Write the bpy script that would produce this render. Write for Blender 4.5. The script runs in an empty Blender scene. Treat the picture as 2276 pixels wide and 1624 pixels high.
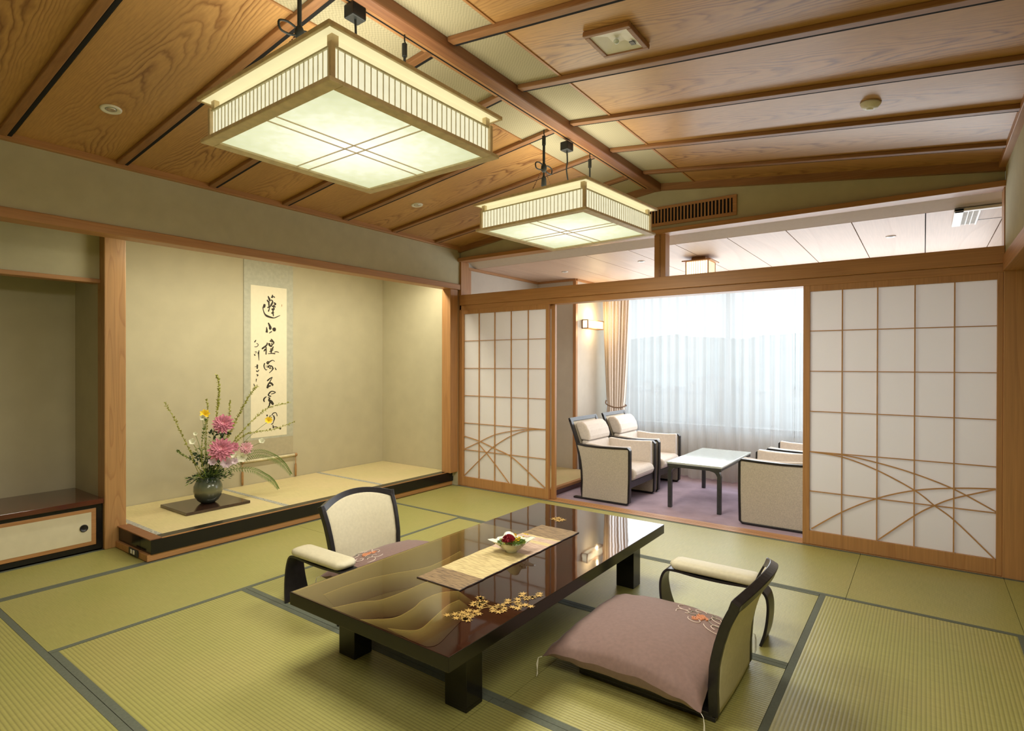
import bpy, math, random
from mathutils import Vector, Matrix
random.seed(7)
SC = bpy.context.scene
COL = SC.collection
PI = math.pi

# ------------------------------------------------------------------ camera
cam_d = bpy.data.cameras.new('camera'); cam = bpy.data.objects.new('camera', cam_d); COL.objects.link(cam)
def cam_matrix(yaw, pitch, roll):
    fw = Vector((math.sin(yaw)*math.cos(pitch), math.cos(yaw)*math.cos(pitch), math.sin(pitch)))
    rt = Vector((math.cos(yaw), -math.sin(yaw), 0)); up = rt.cross(fw)
    c, s = math.cos(roll), math.sin(roll)
    r2 = rt*c + up*s; u2 = up*c - rt*s
    return Matrix(((r2.x, u2.x, -fw.x), (r2.y, u2.y, -fw.y), (r2.z, u2.z, -fw.z)))
cam.matrix_world = Matrix.Translation((0, 0, 1.35)) @ cam_matrix(-.62888, -.00415, .00169).to_4x4()
cam_d.sensor_width = 36; cam_d.lens = 1259.5/2276*36; cam_d.clip_start = .02; cam_d.clip_end = 5000
SC.camera = cam

# ------------------------------------------------------------------ world, exposure
W = bpy.data.worlds.new('world'); SC.world = W; W.use_nodes = True
wn = W.node_tree.nodes; wn['Background'].inputs[0].default_value = (.86, .93, 1, 1); wn['Background'].inputs[1].default_value = 1.2
SC.view_settings.view_transform = 'Standard'; SC.view_settings.look = 'None'
SC.view_settings.exposure = 0.0; SC.view_settings.gamma = 1.0; SC.view_settings.use_curve_mapping = False
cy = SC.cycles
cy.use_denoising = True; cy.max_bounces = 8; cy.diffuse_bounces = 4; cy.glossy_bounces = 4
cy.transmission_bounces = 6; cy.transparent_max_bounces = 12; cy.sample_clamp_indirect = 4.0
cy.caustics_reflective = False; cy.caustics_refractive = False; cy.blur_glossy = 1.0

# ------------------------------------------------------------------ large lights
def area(name, loc, aim, sx, sy, power, color, spread=180):
    d = bpy.data.lights.new(name, 'AREA'); d.shape = 'RECTANGLE'; d.size = sx; d.size_y = sy
    d.energy = power; d.color = color; d.spread = math.radians(spread)
    o = bpy.data.objects.new(name, d); COL.objects.link(o); o.location = loc
    v = Vector(aim) - Vector(loc); o.rotation_euler = v.to_track_quat('-Z', 'Y').to_euler(); return o
WARM = (1, .95, .80); DAY = (.93, .96, 1)
area('window_daylight', (-1.45, 8.3, 1.9), (-1.6, 4.0, .9), 4.4, 2.2, 70, DAY)
area('window_daylight', (-1.45, 6.88, 1.45), (-1.45, 4.0, 1.45), 3.9, 1.8, 58, DAY)  # unseen light added inside the sheer, boosts the window's daylight in the lounge
area('lantern_and_fill_light', (-1.96, 1.56, 2.235), (-1.96, 1.56, 0), .78, .78, 33, WARM)
area('lantern_and_fill_light', (-1.96, 3.325, 2.215), (-1.96, 3.325, 0), .78, .78, 33, WARM)
area('lantern_and_fill_light', (.08, .05, 2.38), (.08, .05, 0), .9, .9, 50, WARM)          # unseen fill light added above the camera, no lantern hangs there
area('lantern_uplight', (-1.96, 1.56, 2.47), (-1.96, 1.56, 3), .7, .7, 5, WARM)
area('lantern_uplight', (-1.96, 3.325, 2.45), (-1.96, 3.325, 3), .7, .7, 5, WARM)
area('alcove_tube_light', (-4.36, 3.2, 2.28), (-4.85, 3.2, .2), 2.6, .08, 35, (1, .94, .72))
area('lounge_ceiling_light', (-1.95, 5.8, 2.2), (-1.95, 5.8, 0), .22, .22, 5, (1, .8, .5))

# ------------------------------------------------------------------ materials
def base(name):
    m = bpy.data.materials.new(name); m.use_nodes = True
    return m, m.node_tree.nodes, m.node_tree.links, m.node_tree.nodes['Principled BSDF']
def setp(b, color=None, rough=.6, metal=0, spec=None, coat=None, sheen=None):
    if color is not None: b.inputs['Base Color'].default_value = (*color, 1)
    b.inputs['Roughness'].default_value = rough; b.inputs['Metallic'].default_value = metal
    if spec is not None: b.inputs['Specular IOR Level'].default_value = spec
    if coat is not None: b.inputs['Coat Weight'].default_value = coat; b.inputs['Coat Roughness'].default_value = .03
    if sheen is not None: b.inputs['Sheen Weight'].default_value = sheen
def coords(n, l, scale=(1, 1, 1), rot=(0, 0, 0)):
    t = n.new('ShaderNodeTexCoord'); mp = n.new('ShaderNodeMapping'); mp.inputs['Scale'].default_value = scale
    mp.inputs['Rotation'].default_value = rot; l.new(t.outputs['Object'], mp.inputs[0]); return mp.outputs[0]
def noise(n, l, vec, scale, detail=3, rough=.5):
    t = n.new('ShaderNodeTexNoise'); t.inputs['Scale'].default_value = scale; t.inputs['Detail'].default_value = detail
    t.inputs['Roughness'].default_value = rough; l.new(vec, t.inputs['Vector']); return t.outputs['Fac']
def ramp(n, l, fac, stops):
    r = n.new('ShaderNodeValToRGB'); e = r.color_ramp.elements
    while len(e) > 1: e.remove(e[-1])
    e[0].position = stops[0][0]; e[0].color = (*stops[0][1], 1)
    for p, c in stops[1:]: q = e.new(p); q.color = (*c, 1)
    l.new(fac, r.inputs[0]); return r.outputs[0]
def bump(n, l, b, h, strength=.2, dist=.01):
    u = n.new('ShaderNodeBump'); u.inputs['Strength'].default_value = strength; u.inputs['Distance'].default_value = dist
    l.new(h, u.inputs['Height']); l.new(u.outputs[0], b.inputs['Normal'])
def math_n(n, l, op, a, bval):
    q = n.new('ShaderNodeMath'); q.operation = op
    for i, v in enumerate((a, bval)):
        if v is None: continue
        if isinstance(v, (int, float)): q.inputs[i].default_value = v
        else: l.new(v, q.inputs[i])
    return q.outputs[0]
def mul(c, k): return tuple(min(1, x*k) for x in c)

def plain(name, color, rough=.6, metal=0, spec=None, coat=None, sheen=None, var=.12, nscale=30, bumps=0, bscale=None, bdist=.002):
    m, n, l, b = base(name); setp(b, color, rough, metal, spec, coat, sheen)
    v = coords(n, l); f = noise(n, l, v, nscale, 4)
    l.new(ramp(n, l, f, [(.3, mul(color, 1-var)), (.7, mul(color, 1+var))]), b.inputs['Base Color'])
    if bumps: bump(n, l, b, noise(n, l, v, bscale or nscale*3, 3), bumps, bdist)
    return m
def wood(name, c1, c2, axis='x', rings=9, nscale=1.3, stretch=7, rough=.42, contrast=.75, fine=.25, coat=None):
    """long grain along one axis: the contours of a stretched noise give the flame figure, a finer one the pores"""
    m, n, l, b = base(name); setp(b, c1, rough, coat=coat)
    sc = {'x': (1/stretch, 1, 1), 'y': (1, 1/stretch, 1), 'z': (1, 1, 1/stretch)}[axis]
    v = coords(n, l, sc); f = noise(n, l, v, nscale, 1.5, .4)
    fr = math_n(n, l, 'FRACT', math_n(n, l, 'MULTIPLY', f, rings), None)
    mid = tuple(a*.55+q*.45 for a, q in zip(c1, c2))
    c = ramp(n, l, fr, [(0, c1), (contrast, mul(c1, .95)), (.93, mid), (1, c1)])
    s2 = {'x': (.03, 1, 1), 'y': (1, .03, 1), 'z': (1, 1, .03)}[axis]
    g = noise(n, l, coords(n, l, s2), 90, 2)
    g2 = ramp(n, l, g, [(.3, (1-fine,)*3), (.7, (1, 1, 1))])
    mx = n.new('ShaderNodeMixRGB'); mx.blend_type = 'MULTIPLY'; mx.inputs[0].default_value = 1
    l.new(c, mx.inputs[1]); l.new(g2, mx.inputs[2]); l.new(mx.outputs[0], b.inputs['Base Color'])
    bump(n, l, b, g, .08, .002)
    return m
def tatami(name, color, axis, pitch=.0152):
    m, n, l, b = base(name); setp(b, color, .42, spec=.5)
    t = n.new('ShaderNodeTexCoord'); s = n.new('ShaderNodeSeparateXYZ'); l.new(t.outputs['Object'], s.inputs[0])
    co = s.outputs['Y' if axis == 'x' else 'X']
    w = math_n(n, l, 'SINE', math_n(n, l, 'MULTIPLY', co, 2*PI/pitch), None)
    w01 = math_n(n, l, 'MULTIPLY_ADD', w, .5); n[-1].inputs[2].default_value = .5
    sc = (1, 14, 1) if axis == 'x' else (14, 1, 1)
    sc = (300, 12, 1) if axis == 'x' else (12, 300, 1)
    rush = noise(n, l, coords(n, l, sc), 1, 2)
    big = noise(n, l, coords(n, l), 1.7, 2)
    cA = ramp(n, l, w01, [(.0, mul(color, .72)), (.35, color), (1, mul(color, 1.04))])
    cB = ramp(n, l, rush, [(.3, (.82, .82, .78)), (.7, (1, 1, 1))])
    cC = ramp(n, l, big, [(.35, (.93, .96, .9)), (.65, (1.0, .98, 1.0))])
    m1 = n.new('ShaderNodeMixRGB'); m1.blend_type = 'MULTIPLY'; m1.inputs[0].default_value = 1
    l.new(cA, m1.inputs[1]); l.new(cB, m1.inputs[2])
    m2 = n.new('ShaderNodeMixRGB'); m2.blend_type = 'MULTIPLY'; m2.inputs[0].default_value = 1
    l.new(m1.outputs[0], m2.inputs[1]); l.new(cC, m2.inputs[2]); l.new(m2.outputs[0], b.inputs['Base Color'])
    bump(n, l, b, w01, .35, .0015)
    return m
def glow(name, color, strength, mottled=.06, nscale=14, albedo=None):
    """paper lit from inside: a lamp surface that gives off light"""
    m, n, l, b = base(name); setp(b, albedo or color, .7)
    v = coords(n, l); f = noise(n, l, v, nscale, 5, .6)
    c = ramp(n, l, f, [(.3, mul(color, 1-mottled)), (.7, color)])
    l.new(c, b.inputs['Emission Color']); b.inputs['Emission Strength'].default_value = strength
    b.inputs['Base Color'].default_value = (.3, .3, .25, 1)
    return m
def woven(name, color, scale=60, rough=.7, amt=.25, axis2=True):
    m, n, l, b = base(name); setp(b, color, rough)
    v = coords(n, l)
    ck = n.new('ShaderNodeTexChecker'); ck.inputs['Scale'].default_value = scale; l.new(v, ck.inputs['Vector'])
    ck.inputs['Color1'].default_value = (*mul(color, 1-amt), 1); ck.inputs['Color2'].default_value = (*mul(color, 1+amt*.4), 1)
    l.new(ck.outputs[0], b.inputs['Base Color']); return m
def cloth(name, color, rough=.85, var=.06, bstr=.25, wscale=420):
    m, n, l, b = base(name); setp(b, color, rough, sheen=.15)
    v = coords(n, l); f = noise(n, l, v, 60, 4)
    l.new(ramp(n, l, f, [(.3, mul(color, 1-var)), (.7, mul(color, 1+var))]), b.inputs['Base Color'])
    bump(n, l, b, noise(n, l, v, wscale, 2), bstr, .001); return m
def translucent_cloth(name, color, clear, trans):
    m, n, l, b = base(name); n.remove(b); out = n['Material Output']
    d = n.new('ShaderNodeBsdfDiffuse'); d.inputs[0].default_value = (*color, 1)
    t = n.new('ShaderNodeBsdfTranslucent'); t.inputs[0].default_value = (*color, 1)
    p = n.new('ShaderNodeBsdfTransparent')
    a = n.new('ShaderNodeMixShader'); a.inputs[0].default_value = trans; l.new(d.outputs[0], a.inputs[1]); l.new(t.outputs[0], a.inputs[2])
    c = n.new('ShaderNodeMixShader'); c.inputs[0].default_value = clear; l.new(a.outputs[0], c.inputs[1]); l.new(p.outputs[0], c.inputs[2])
    l.new(c.outputs[0], out.inputs[0]); return m

M = {}
M['tat_x'] = tatami('tatami_rush_x', (.445, .415, .138), 'x'); M['tat_y'] = tatami('tatami_rush_y', (.445, .415, .138), 'y')
M['tat_pale'] = tatami('alcove_rush', (.86, .72, .40), 'y', .008)
M['heri'] = plain('tatami_border', (.12, .135, .10), .8, var=.1, nscale=80)
def pattern_border():
    m, n, l, b = base('alcove_border'); setp(b, (.4, .4, .36), .8)
    v = coords(n, l); ck = n.new('ShaderNodeTexVoronoi'); ck.inputs['Scale'].default_value = 75; l.new(v, ck.inputs['Vector'])
    l.new(ramp(n, l, ck.outputs['Distance'], [(.25, (.55, .54, .48)), (.4, (.16, .17, .16)), (.6, (.5, .49, .43))]), b.inputs['Base Color']); return m
M['heri_mon'] = pattern_border()
M['gap'] = plain('dark_gap', (.03, .028, .02), .9)
M['plaster'] = plain('wall_cloth_olive', (.52, .48, .32), .9, var=.05, nscale=9, bumps=.25, bscale=260, bdist=.001)
M['plaster_alcove'] = plain('alcove_wall_cloth', (.52, .475, .335), .9, var=.04, nscale=6, bumps=.25, bscale=260, bdist=.001)
M['plaster_white'] = plain('lounge_wall', (.62, .57, .49), .9, var=.03, nscale=9)
def cedar_board(name, c1, c2):
    """broad flat-sawn boards .572 m wide: nested arches along the middle of each, straight grain at its sides"""
    m, n, l, b = base(name); setp(b, c1, .36)
    t = n.new('ShaderNodeTexCoord'); s = n.new('ShaderNodeSeparateXYZ'); l.new(t.outputs['Object'], s.inputs[0])
    yl = math_n(n, l, 'SUBTRACT', math_n(n, l, 'MODULO', math_n(n, l, 'ADD', s.outputs['Y'], 5.72-.905), .5725), .29)
    wob = math_n(n, l, 'MULTIPLY', noise(n, l, coords(n, l, (.5, 2.2, 1)), 2.2, 3), .09)
    y2 = math_n(n, l, 'ADD', yl, math_n(n, l, 'SUBTRACT', wob, .045))
    q = math_n(n, l, 'MULTIPLY', math_n(n, l, 'MULTIPLY', y2, y2), 230)
    f = math_n(n, l, 'ADD', math_n(n, l, 'MULTIPLY', s.outputs['X'], 5.5), q)
    f = math_n(n, l, 'ADD', f, math_n(n, l, 'MULTIPLY', noise(n, l, coords(n, l, (1.2, 5, 1)), 2.2, 3), 3.6))
    fr = math_n(n, l, 'FRACT', f, None)
    line = ramp(n, l, fr, [(0, (1, 1, 1)), (.12, (.5, .5, .5)), (.45, (0, 0, 0)), (.8, (.05, .05, .05)), (1, (1, 1, 1))])
    patch = ramp(n, l, noise(n, l, coords(n, l, (.7, 1.6, 1)), 1.3, 2), [(.36, (.2,)*3), (.56, (1, 1, 1))])
    ab = math_n(n, l, 'ABSOLUTE', y2, None); mid = ramp(n, l, ab, [(.07, (1, 1, 1)), (.21, (.22, .22, .22))])
    k0 = n.new('ShaderNodeMixRGB'); k0.blend_type = 'MULTIPLY'; k0.inputs[0].default_value = 1; l.new(line, k0.inputs[1]); l.new(mid, k0.inputs[2])
    k = n.new('ShaderNodeMixRGB'); k.blend_type = 'MULTIPLY'; k.inputs[0].default_value = 1; l.new(k0.outputs[0], k.inputs[1]); l.new(patch, k.inputs[2])
    tone = ramp(n, l, noise(n, l, coords(n, l, (.25, 2, 1)), 1.1, 2), [(.3, mul(c1, .86)), (.7, mul(c1, 1.1))])
    x = n.new('ShaderNodeMixRGB'); l.new(k.outputs[0], x.inputs[0]); l.new(tone, x.inputs[1]); x.inputs[2].default_value = (*c2, 1)
    g = noise(n, l, coords(n, l, (.03, 1, 1)), 110, 2); g2 = ramp(n, l, g, [(.3, (.84,)*3), (.7, (1, 1, 1))])
    y = n.new('ShaderNodeMixRGB'); y.blend_type = 'MULTIPLY'; y.inputs[0].default_value = 1; l.new(x.outputs[0], y.inputs[1]); l.new(g2, y.inputs[2])
    l.new(y.outputs[0], b.inputs['Base Color']); bump(n, l, b, g, .06, .002); return m
M['cedar_x'] = cedar_board('cedar_ceiling_board', (.60, .335, .125), (.24, .095, .03))
M['batten'] = wood('ceiling_batten_wood', (.36, .17, .065), (.24, .09, .03), 'x', 5, 5, 10, .45)
M['beam_y'] = wood('ridge_beam_wood', (.30, .125, .05), (.18, .06, .025), 'y', 4, 4, 12, .5)
M['hinoki_x'] = wood('pale_wood_x', (.52, .26, .10), (.42, .185, .065), 'x', 8, 6, 14, .45, fine=.18)
M['hinoki_y'] = wood('pale_wood_y', (.52, .26, .10), (.42, .185, .065), 'y', 8, 6, 14, .45, fine=.18)
M['hinoki_z'] = wood('pale_wood_z', (.52, .26, .10), (.40, .175, .06), 'z', 8, 6, 14, .45, fine=.18)
M['pillar'] = wood('pillar_wood', (.50, .275, .11), (.31, .135, .05), 'z', 14, 6.5, 9, .4, fine=.15)
M['lattice'] = plain('lattice_wood', (.50, .27, .11), .5, var=.1, nscale=20)
M['ajiro'] = woven('woven_ceiling_strip', (.47, .42, .27), 110, .75, .14)
M['cove'] = plain('pale_cove_paint', (.84, .79, .74), .7, var=.02)
M['lounge_board'] = wood('lounge_ceiling_board', (.66, .48, .36), (.55, .37, .26), 'y', 5, 3, 14, .5, fine=.08)
M['black_lac'] = plain('black_lacquer', (.010, .009, .009), .2, spec=.3, coat=.15, var=.05)
M['black_gap'] = plain('black_slot', (.004, .003, .003), .9)
M['brown_lac'] = plain('dark_brown_lacquer', (.04, .018, .012), .14, coat=.6, var=.2, nscale=5)
M['red_lac'] = plain('red_brown_lacquer', (.09, .018, .012), .12, coat=.6, var=.2, nscale=5)
M['cream_panel'] = plain('cream_door_paper', (.72, .66, .48), .8, var=.04, nscale=12)
M['ebony'] = plain('dark_frame_wood', (.018, .016, .017), .3, var=.2, nscale=40)
M['cream_vinyl'] = plain('cream_upholstery', (.64, .585, .42), .55, var=.05, nscale=60, bumps=.3, bscale=240, bdist=.001)
M['armchair_out'] = plain('beige_woven_upholstery', (.56, .505, .40), .8, var=.14, nscale=120)
M['armchair_in'] = cloth('oat_cloth', (.76, .69, .62))
M['purple_cloth'] = cloth('mauve_velvet', (.225, .138, .122), .75, .08, .2)
M['thread_w'] = plain('pale_thread', (.75, .62, .55), .6); M['thread_o'] = plain('orange_thread', (.62, .25, .12), .6)
M['thread_g'] = plain('grey_thread', (.36, .33, .28), .6)
M['string'] = plain('white_string', (.85, .82, .75), .8)
M['carpet'] = plain('mauve_carpet', (.50, .39, .49), .95, var=.2, nscale=3.5, bumps=.5, bscale=300, bdist=.003)
M['glass_top'] = plain('pale_stone_top', (.62, .70, .68), .06, coat=.5, var=.04)
M['grey_metal'] = plain('dark_grey_metal', (.06, .065, .065), .35, metal=.3)
M['white_plastic'] = plain('white_plastic', (.82, .80, .75), .4, var=.03)
M['dark_plastic'] = plain('black_plastic', (.015, .018, .017), .45)
M['rope'] = plain('black_cord', (.02, .024, .02), .7)
M['chain'] = plain('bronze_chain', (.12, .06, .03), .4, metal=.6)
M['metal'] = plain('steel_hook', (.7, .7, .68), .25, metal=1)
M['lantern_wood'] = plain('lantern_frame_wood', (.72, .58, .38), .5, var=.12, nscale=25)
M['lantern_slat'] = plain('lantern_slat_wood', (.70, .66, .48), .5, var=.1)
def lit_bottom():
    """paper over the tubes: brightest over the middle of the box, mottled by its fibres"""
    m, n, l, b = base('lit_paper_bottom'); setp(b, (.3, .3, .25), .7)
    t = n.new('ShaderNodeTexCoord'); v = n.new('ShaderNodeVectorMath'); v.operation = 'LENGTH'; l.new(t.outputs['Object'], v.inputs[0])
    f = math_n(n, l, 'ADD', v.outputs['Value'], math_n(n, l, 'MULTIPLY', math_n(n, l, 'SUBTRACT', noise(n, l, coords(n, l), 26, 6, .65), .5), .34))
    l.new(ramp(n, l, f, [(.04, (1.05, 1.05, .98)), (.22, (.96, .98, .78)), (.36, (.80, .83, .56)), (.50, (.66, .70, .44))]), b.inputs['Emission Color'])
    b.inputs['Emission Strength'].default_value = 1.0; return m
M['paper_bottom'] = lit_bottom()
M['paper_side'] = glow('lit_paper_side', (1, .95, .66), .88, .08, 30)
M['paper_top'] = glow('lit_paper_upper', (1, .88, .48), .80, .04, 20)
M['paper_small'] = glow('lit_paper_small', (1, .82, .54), 2.4, .05, 20)
M['paper_sconce'] = glow('lit_sconce_paper', (1, .90, .62), 1.5, .03, 20)
M['shoji'] = translucent_cloth('shoji_paper', (.90, .88, .88), 0.0, .42)
M['sheer'] = translucent_cloth('sheer_cloth', (.93, .95, .98), .30, .72)
M['drape'] = cloth('beige_drape_cloth', (.74, .65, .57), .85)
M['tie'] = plain('brown_cord', (.22, .14, .09), .7)
M['silk'] = plain('grey_blue_silk', (.47, .47, .38), .7, var=.08, nscale=26)
M['silk2'] = plain('scroll_lower_silk', (.45, .40, .28), .7, var=.05, nscale=26)
M['scroll_paper'] = plain('scroll_paper', (.82, .76, .58), .8, var=.02)
M['ink'] = plain('black_ink', (.03, .022, .012), .7)
M['ivory'] = plain('ivory_rod', (.80, .72, .50), .4)
M['bamboo'] = plain('brown_rod', (.40, .22, .09), .45)
M['porcelain'] = plain('pale_porcelain', (.78, .80, .68), .15, coat=.4, var=.03)
def vase_mat():
    m, n, l, b = base('vase_glaze'); setp(b, (.12, .13, .08), .22, coat=.3)
    t = n.new('ShaderNodeTexCoord'); s = n.new('ShaderNodeSeparateXYZ'); l.new(t.outputs['Object'], s.inputs[0])
    f = math_n(n, l, 'ADD', math_n(n, l, 'MULTIPLY', s.outputs['Z'], 4.6), math_n(n, l, 'MULTIPLY', noise(n, l, coords(n, l), 9, 3), .12))
    l.new(ramp(n, l, f, [(.1, (.045, .06, .055)), (.35, (.07, .08, .06)), (.55, (.17, .17, .09)), (.75, (.10, .12, .08)), (1, (.05, .07, .06))]), b.inputs['Base Color']); return m
M['vase'] = vase_mat()
M['leaf'] = plain('green_leaf', (.13, .21, .04), .5, var=.3, nscale=40)
M['leaf_lt'] = plain('yellow_green_leaf', (.36, .37, .07), .5, var=.25, nscale=60)
M['leaf_dk'] = plain('dark_leaf', (.025, .05, .02), .5, var=.3, nscale=40)
M['pink'] = plain('pink_petal', (.68, .25, .36), .6, var=.25, nscale=30)
M['pink_lt'] = plain('pale_pink_petal', (.78, .45, .50), .6, var=.2, nscale=30)
M['yellow'] = plain('yellow_petal', (.85, .60, .03), .6, var=.15)
M['white'] = plain('white_petal', (.78, .78, .62), .6, var=.1)
M['lilac'] = plain('lilac_petal', (.62, .50, .55), .6, var=.15)
M['crimson'] = plain('crimson_petal', (.32, .015, .03), .6, var=.3, nscale=80)
def lacquer_top():
    m, n, l, b = base('table_lacquer'); setp(b, (.035, .010, .006), .035, coat=.45, spec=.45)
    b.inputs['Coat Roughness'].default_value = .02
    v = coords(n, l); f = noise(n, l, v, 3, 2)
    l.new(ramp(n, l, f, [(.3, (.030, .009, .006)), (.7, (.014, .006, .004))]), b.inputs['Base Color'])
    bump(n, l, b, noise(n, l, v, 7, 1), .045, .01); return m
M['lac_top'] = lacquer_top(); M['edge_lac'] = plain('table_edge_lacquer', (.012, .010, .008), .18, spec=.35, var=.05)
def gold_hill():
    m, n, l, b = base('gold_dust_hill'); setp(b, (.3, .2, .06), .07, metal=0, coat=.45, spec=.45); b.inputs['Coat Roughness'].default_value = .02
    t = n.new('ShaderNodeUVMap'); s = n.new('ShaderNodeSeparateXYZ'); l.new(t.outputs[0], s.inputs[0])
    l.new(ramp(n, l, s.outputs['Y'], [(0, (.22, .155, .045)), (.04, (.115, .082, .024)), (.45, (.065, .043, .014)), (1, (.032, .014, .007))]), b.inputs['Base Color'])
    bump(n, l, b, noise(n, l, coords(n, l), 7, 1), .045, .01); return m
M['hill'] = gold_hill()
M['gold'] = plain('gold_maki_e', (.70, .46, .14), .3, metal=.5, coat=.4, var=.2, nscale=150)
def runner_mat(name, c, c2):
    m, n, l, b = base(name); setp(b, c, .65)
    v = coords(n, l, (3, 30, 1)); f = noise(n, l, v, 6, 4)
    l.new(ramp(n, l, f, [(.38, c2), (.5, c), (.62, mul(c, 1.2))]), b.inputs['Base Color']); return m
M['run_gold'] = runner_mat('gold_brocade', (.56, .45, .22), (.40, .30, .14)); M['run_brown'] = runner_mat('brown_brocade', (.24, .16, .08), (.10, .06, .035))
M['run_mauve'] = runner_mat('mauve_brocade', (.50, .36, .28), (.36, .24, .18)); M['run_edge'] = plain('runner_hem', (.03, .015, .012), .6)
M['aluminium'] = plain('window_aluminium', (.30, .32, .33), .4, metal=.5)
M['hillside'] = plain('wooded_hillside', (.40, .47, .47), .95, var=.3, nscale=.02)
M['town_ground'] = plain('town_ground', (.50, .53, .52), .95, var=.3, nscale=.03)
M['town_wall'] = plain('pale_house_wall', (.62, .61, .58), .9, var=.2, nscale=.05); M['town_roof'] = plain('grey_roof', (.34, .36, .38), .8, var=.2, nscale=.05)
gl = bpy.data.materials.new('window_glass'); gl.use_nodes = True; _n = gl.node_tree.nodes; _l = gl.node_tree.links; _n.remove(_n['Principled BSDF'])
_t = _n.new('ShaderNodeBsdfTransparent'); _t.inputs[0].default_value = (.97, .99, .98, 1); _g = _n.new('ShaderNodeBsdfGlossy'); _g.inputs['Roughness'].default_value = .02
_x = _n.new('ShaderNodeMixShader'); _x.inputs[0].default_value = .05; _l.new(_t.outputs[0], _x.inputs[1]); _l.new(_g.outputs[0], _x.inputs[2]); _l.new(_x.outputs[0], _n['Material Output'].inputs[0])
M['glass'] = gl

# ------------------------------------------------------------------ mesh helpers
class MB:
    def __init__(s): s.v = []; s.f = []; s.m = []; s.uv = {}
    def add(s, vs, fs, mi=0):
        o = len(s.v); s.v += [tuple(p) for p in vs]
        for f in fs: s.f.append(tuple(i+o for i in f)); s.m.append(mi)
        return s
    def box(s, x0, x1, y0, y1, z0, z1, mi=0):
        return s.add([(x0,y0,z0),(x1,y0,z0),(x1,y1,z0),(x0,y1,z0),(x0,y0,z1),(x1,y0,z1),(x1,y1,z1),(x0,y1,z1)],
                     [(0,3,2,1),(4,5,6,7),(0,1,5,4),(1,2,6,5),(2,3,7,6),(3,0,4,7)], mi)
    def prism(s, poly, axis, a, b, mi=0):
        """polygon (2D) extruded along an axis between a and b; x: (y,z)  y: (x,z)  z: (x,y)"""
        mk = {'x': lambda p, t: (t, p[0], p[1]), 'y': lambda p, t: (p[0], t, p[1]), 'z': lambda p, t: (p[0], p[1], t)}[axis]
        n = len(poly); vs = [mk(p, a) for p in poly] + [mk(p, b) for p in poly]
        return s.add(vs, [tuple(range(n))[::-1], tuple(range(n, 2*n))] + [(i, (i+1) % n, n+(i+1) % n, n+i) for i in range(n)], mi)
    def loft(s, rings, mi=0, caps=True, closed=False):
        n = len(rings[0]); vs = [p for r in rings for p in r]; k = len(rings)
        fs = []
        for j in range(k if closed else k-1):
            a, b = j*n, ((j+1) % k)*n
            for i in range(n): fs.append((a+i, a+(i+1) % n, b+(i+1) % n, b+i))
        if caps and not closed: fs += [tuple(range(n))[::-1], tuple(range((k-1)*n, k*n))]
        return s.add(vs, fs, mi)
    def tube(s, path, r, n=8, mi=0, closed=False):
        P = [Vector(p) for p in path]; rings = []; ref = None
        for i, p in enumerate(P):
            a = P[i-1] if (i > 0 or closed) else p; b = P[(i+1) % len(P)] if (i < len(P)-1 or closed) else p
            t = (b-a).normalized() if (b-a).length > 1e-9 else Vector((0, 0, 1))
            if ref is None: ref = t.orthogonal().normalized()
            u = (ref - t*ref.dot(t)); u = u.normalized() if u.length > 1e-6 else t.orthogonal().normalized(); ref = u
            w = t.cross(u); rr = r[i] if isinstance(r, (list, tuple)) else r
            rings.append([p + u*(rr*math.cos(2*PI*k/n)) + w*(rr*math.sin(2*PI*k/n)) for k in range(n)])
        return s.loft(rings, mi, closed=closed)
    def bar(s, path, side, w, h, mi=0, closed=False):
        """rectangular bar: w along the constant side vector, h across; w may be a list"""
        P = [Vector(p) for p in path]; sd = Vector(side).normalized(); rings = []
        for i, p in enumerate(P):
            a = P[i-1] if (i > 0 or closed) else p; b = P[(i+1) % len(P)] if (i < len(P)-1 or closed) else p
            t = (b-a).normalized(); nn = t.cross(sd).normalized(); ww = (w[i] if isinstance(w, (list, tuple)) else w)/2
            rings.append([p+sd*ww+nn*h/2, p-sd*ww+nn*h/2, p-sd*ww-nn*h/2, p+sd*ww-nn*h/2])
        return s.loft(rings, mi, closed=closed)
    def lathe(s, prof, n=40, c=(0, 0), mi=0, z0=0):
        rings = [[(c[0]+r*math.cos(2*PI*k/n), c[1]+r*math.sin(2*PI*k/n), z+z0) for k in range(n)] for r, z in prof]
        return s.loft(rings, mi)
    def grid(s, fn, nu, nv, mi=0):
        vs = [fn(i/nu, j/nv) for j in range(nv+1) for i in range(nu+1)]
        fs = [(j*(nu+1)+i, j*(nu+1)+i+1, (j+1)*(nu+1)+i+1, (j+1)*(nu+1)+i) for j in range(nv) for i in range(nu)]
        return s.add(vs, fs, mi)
    def ball(s, c, rx, ry, rz, n=12, m=8, mi=0):
        rings = []
        for j in range(1, m):
            a = PI*j/m; rings.append([(c[0]+rx*math.sin(a)*math.cos(2*PI*k/n), c[1]+ry*math.sin(a)*math.sin(2*PI*k/n), c[2]-rz*math.cos(a)) for k in range(n)])
        return s.loft(rings, mi)
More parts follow.
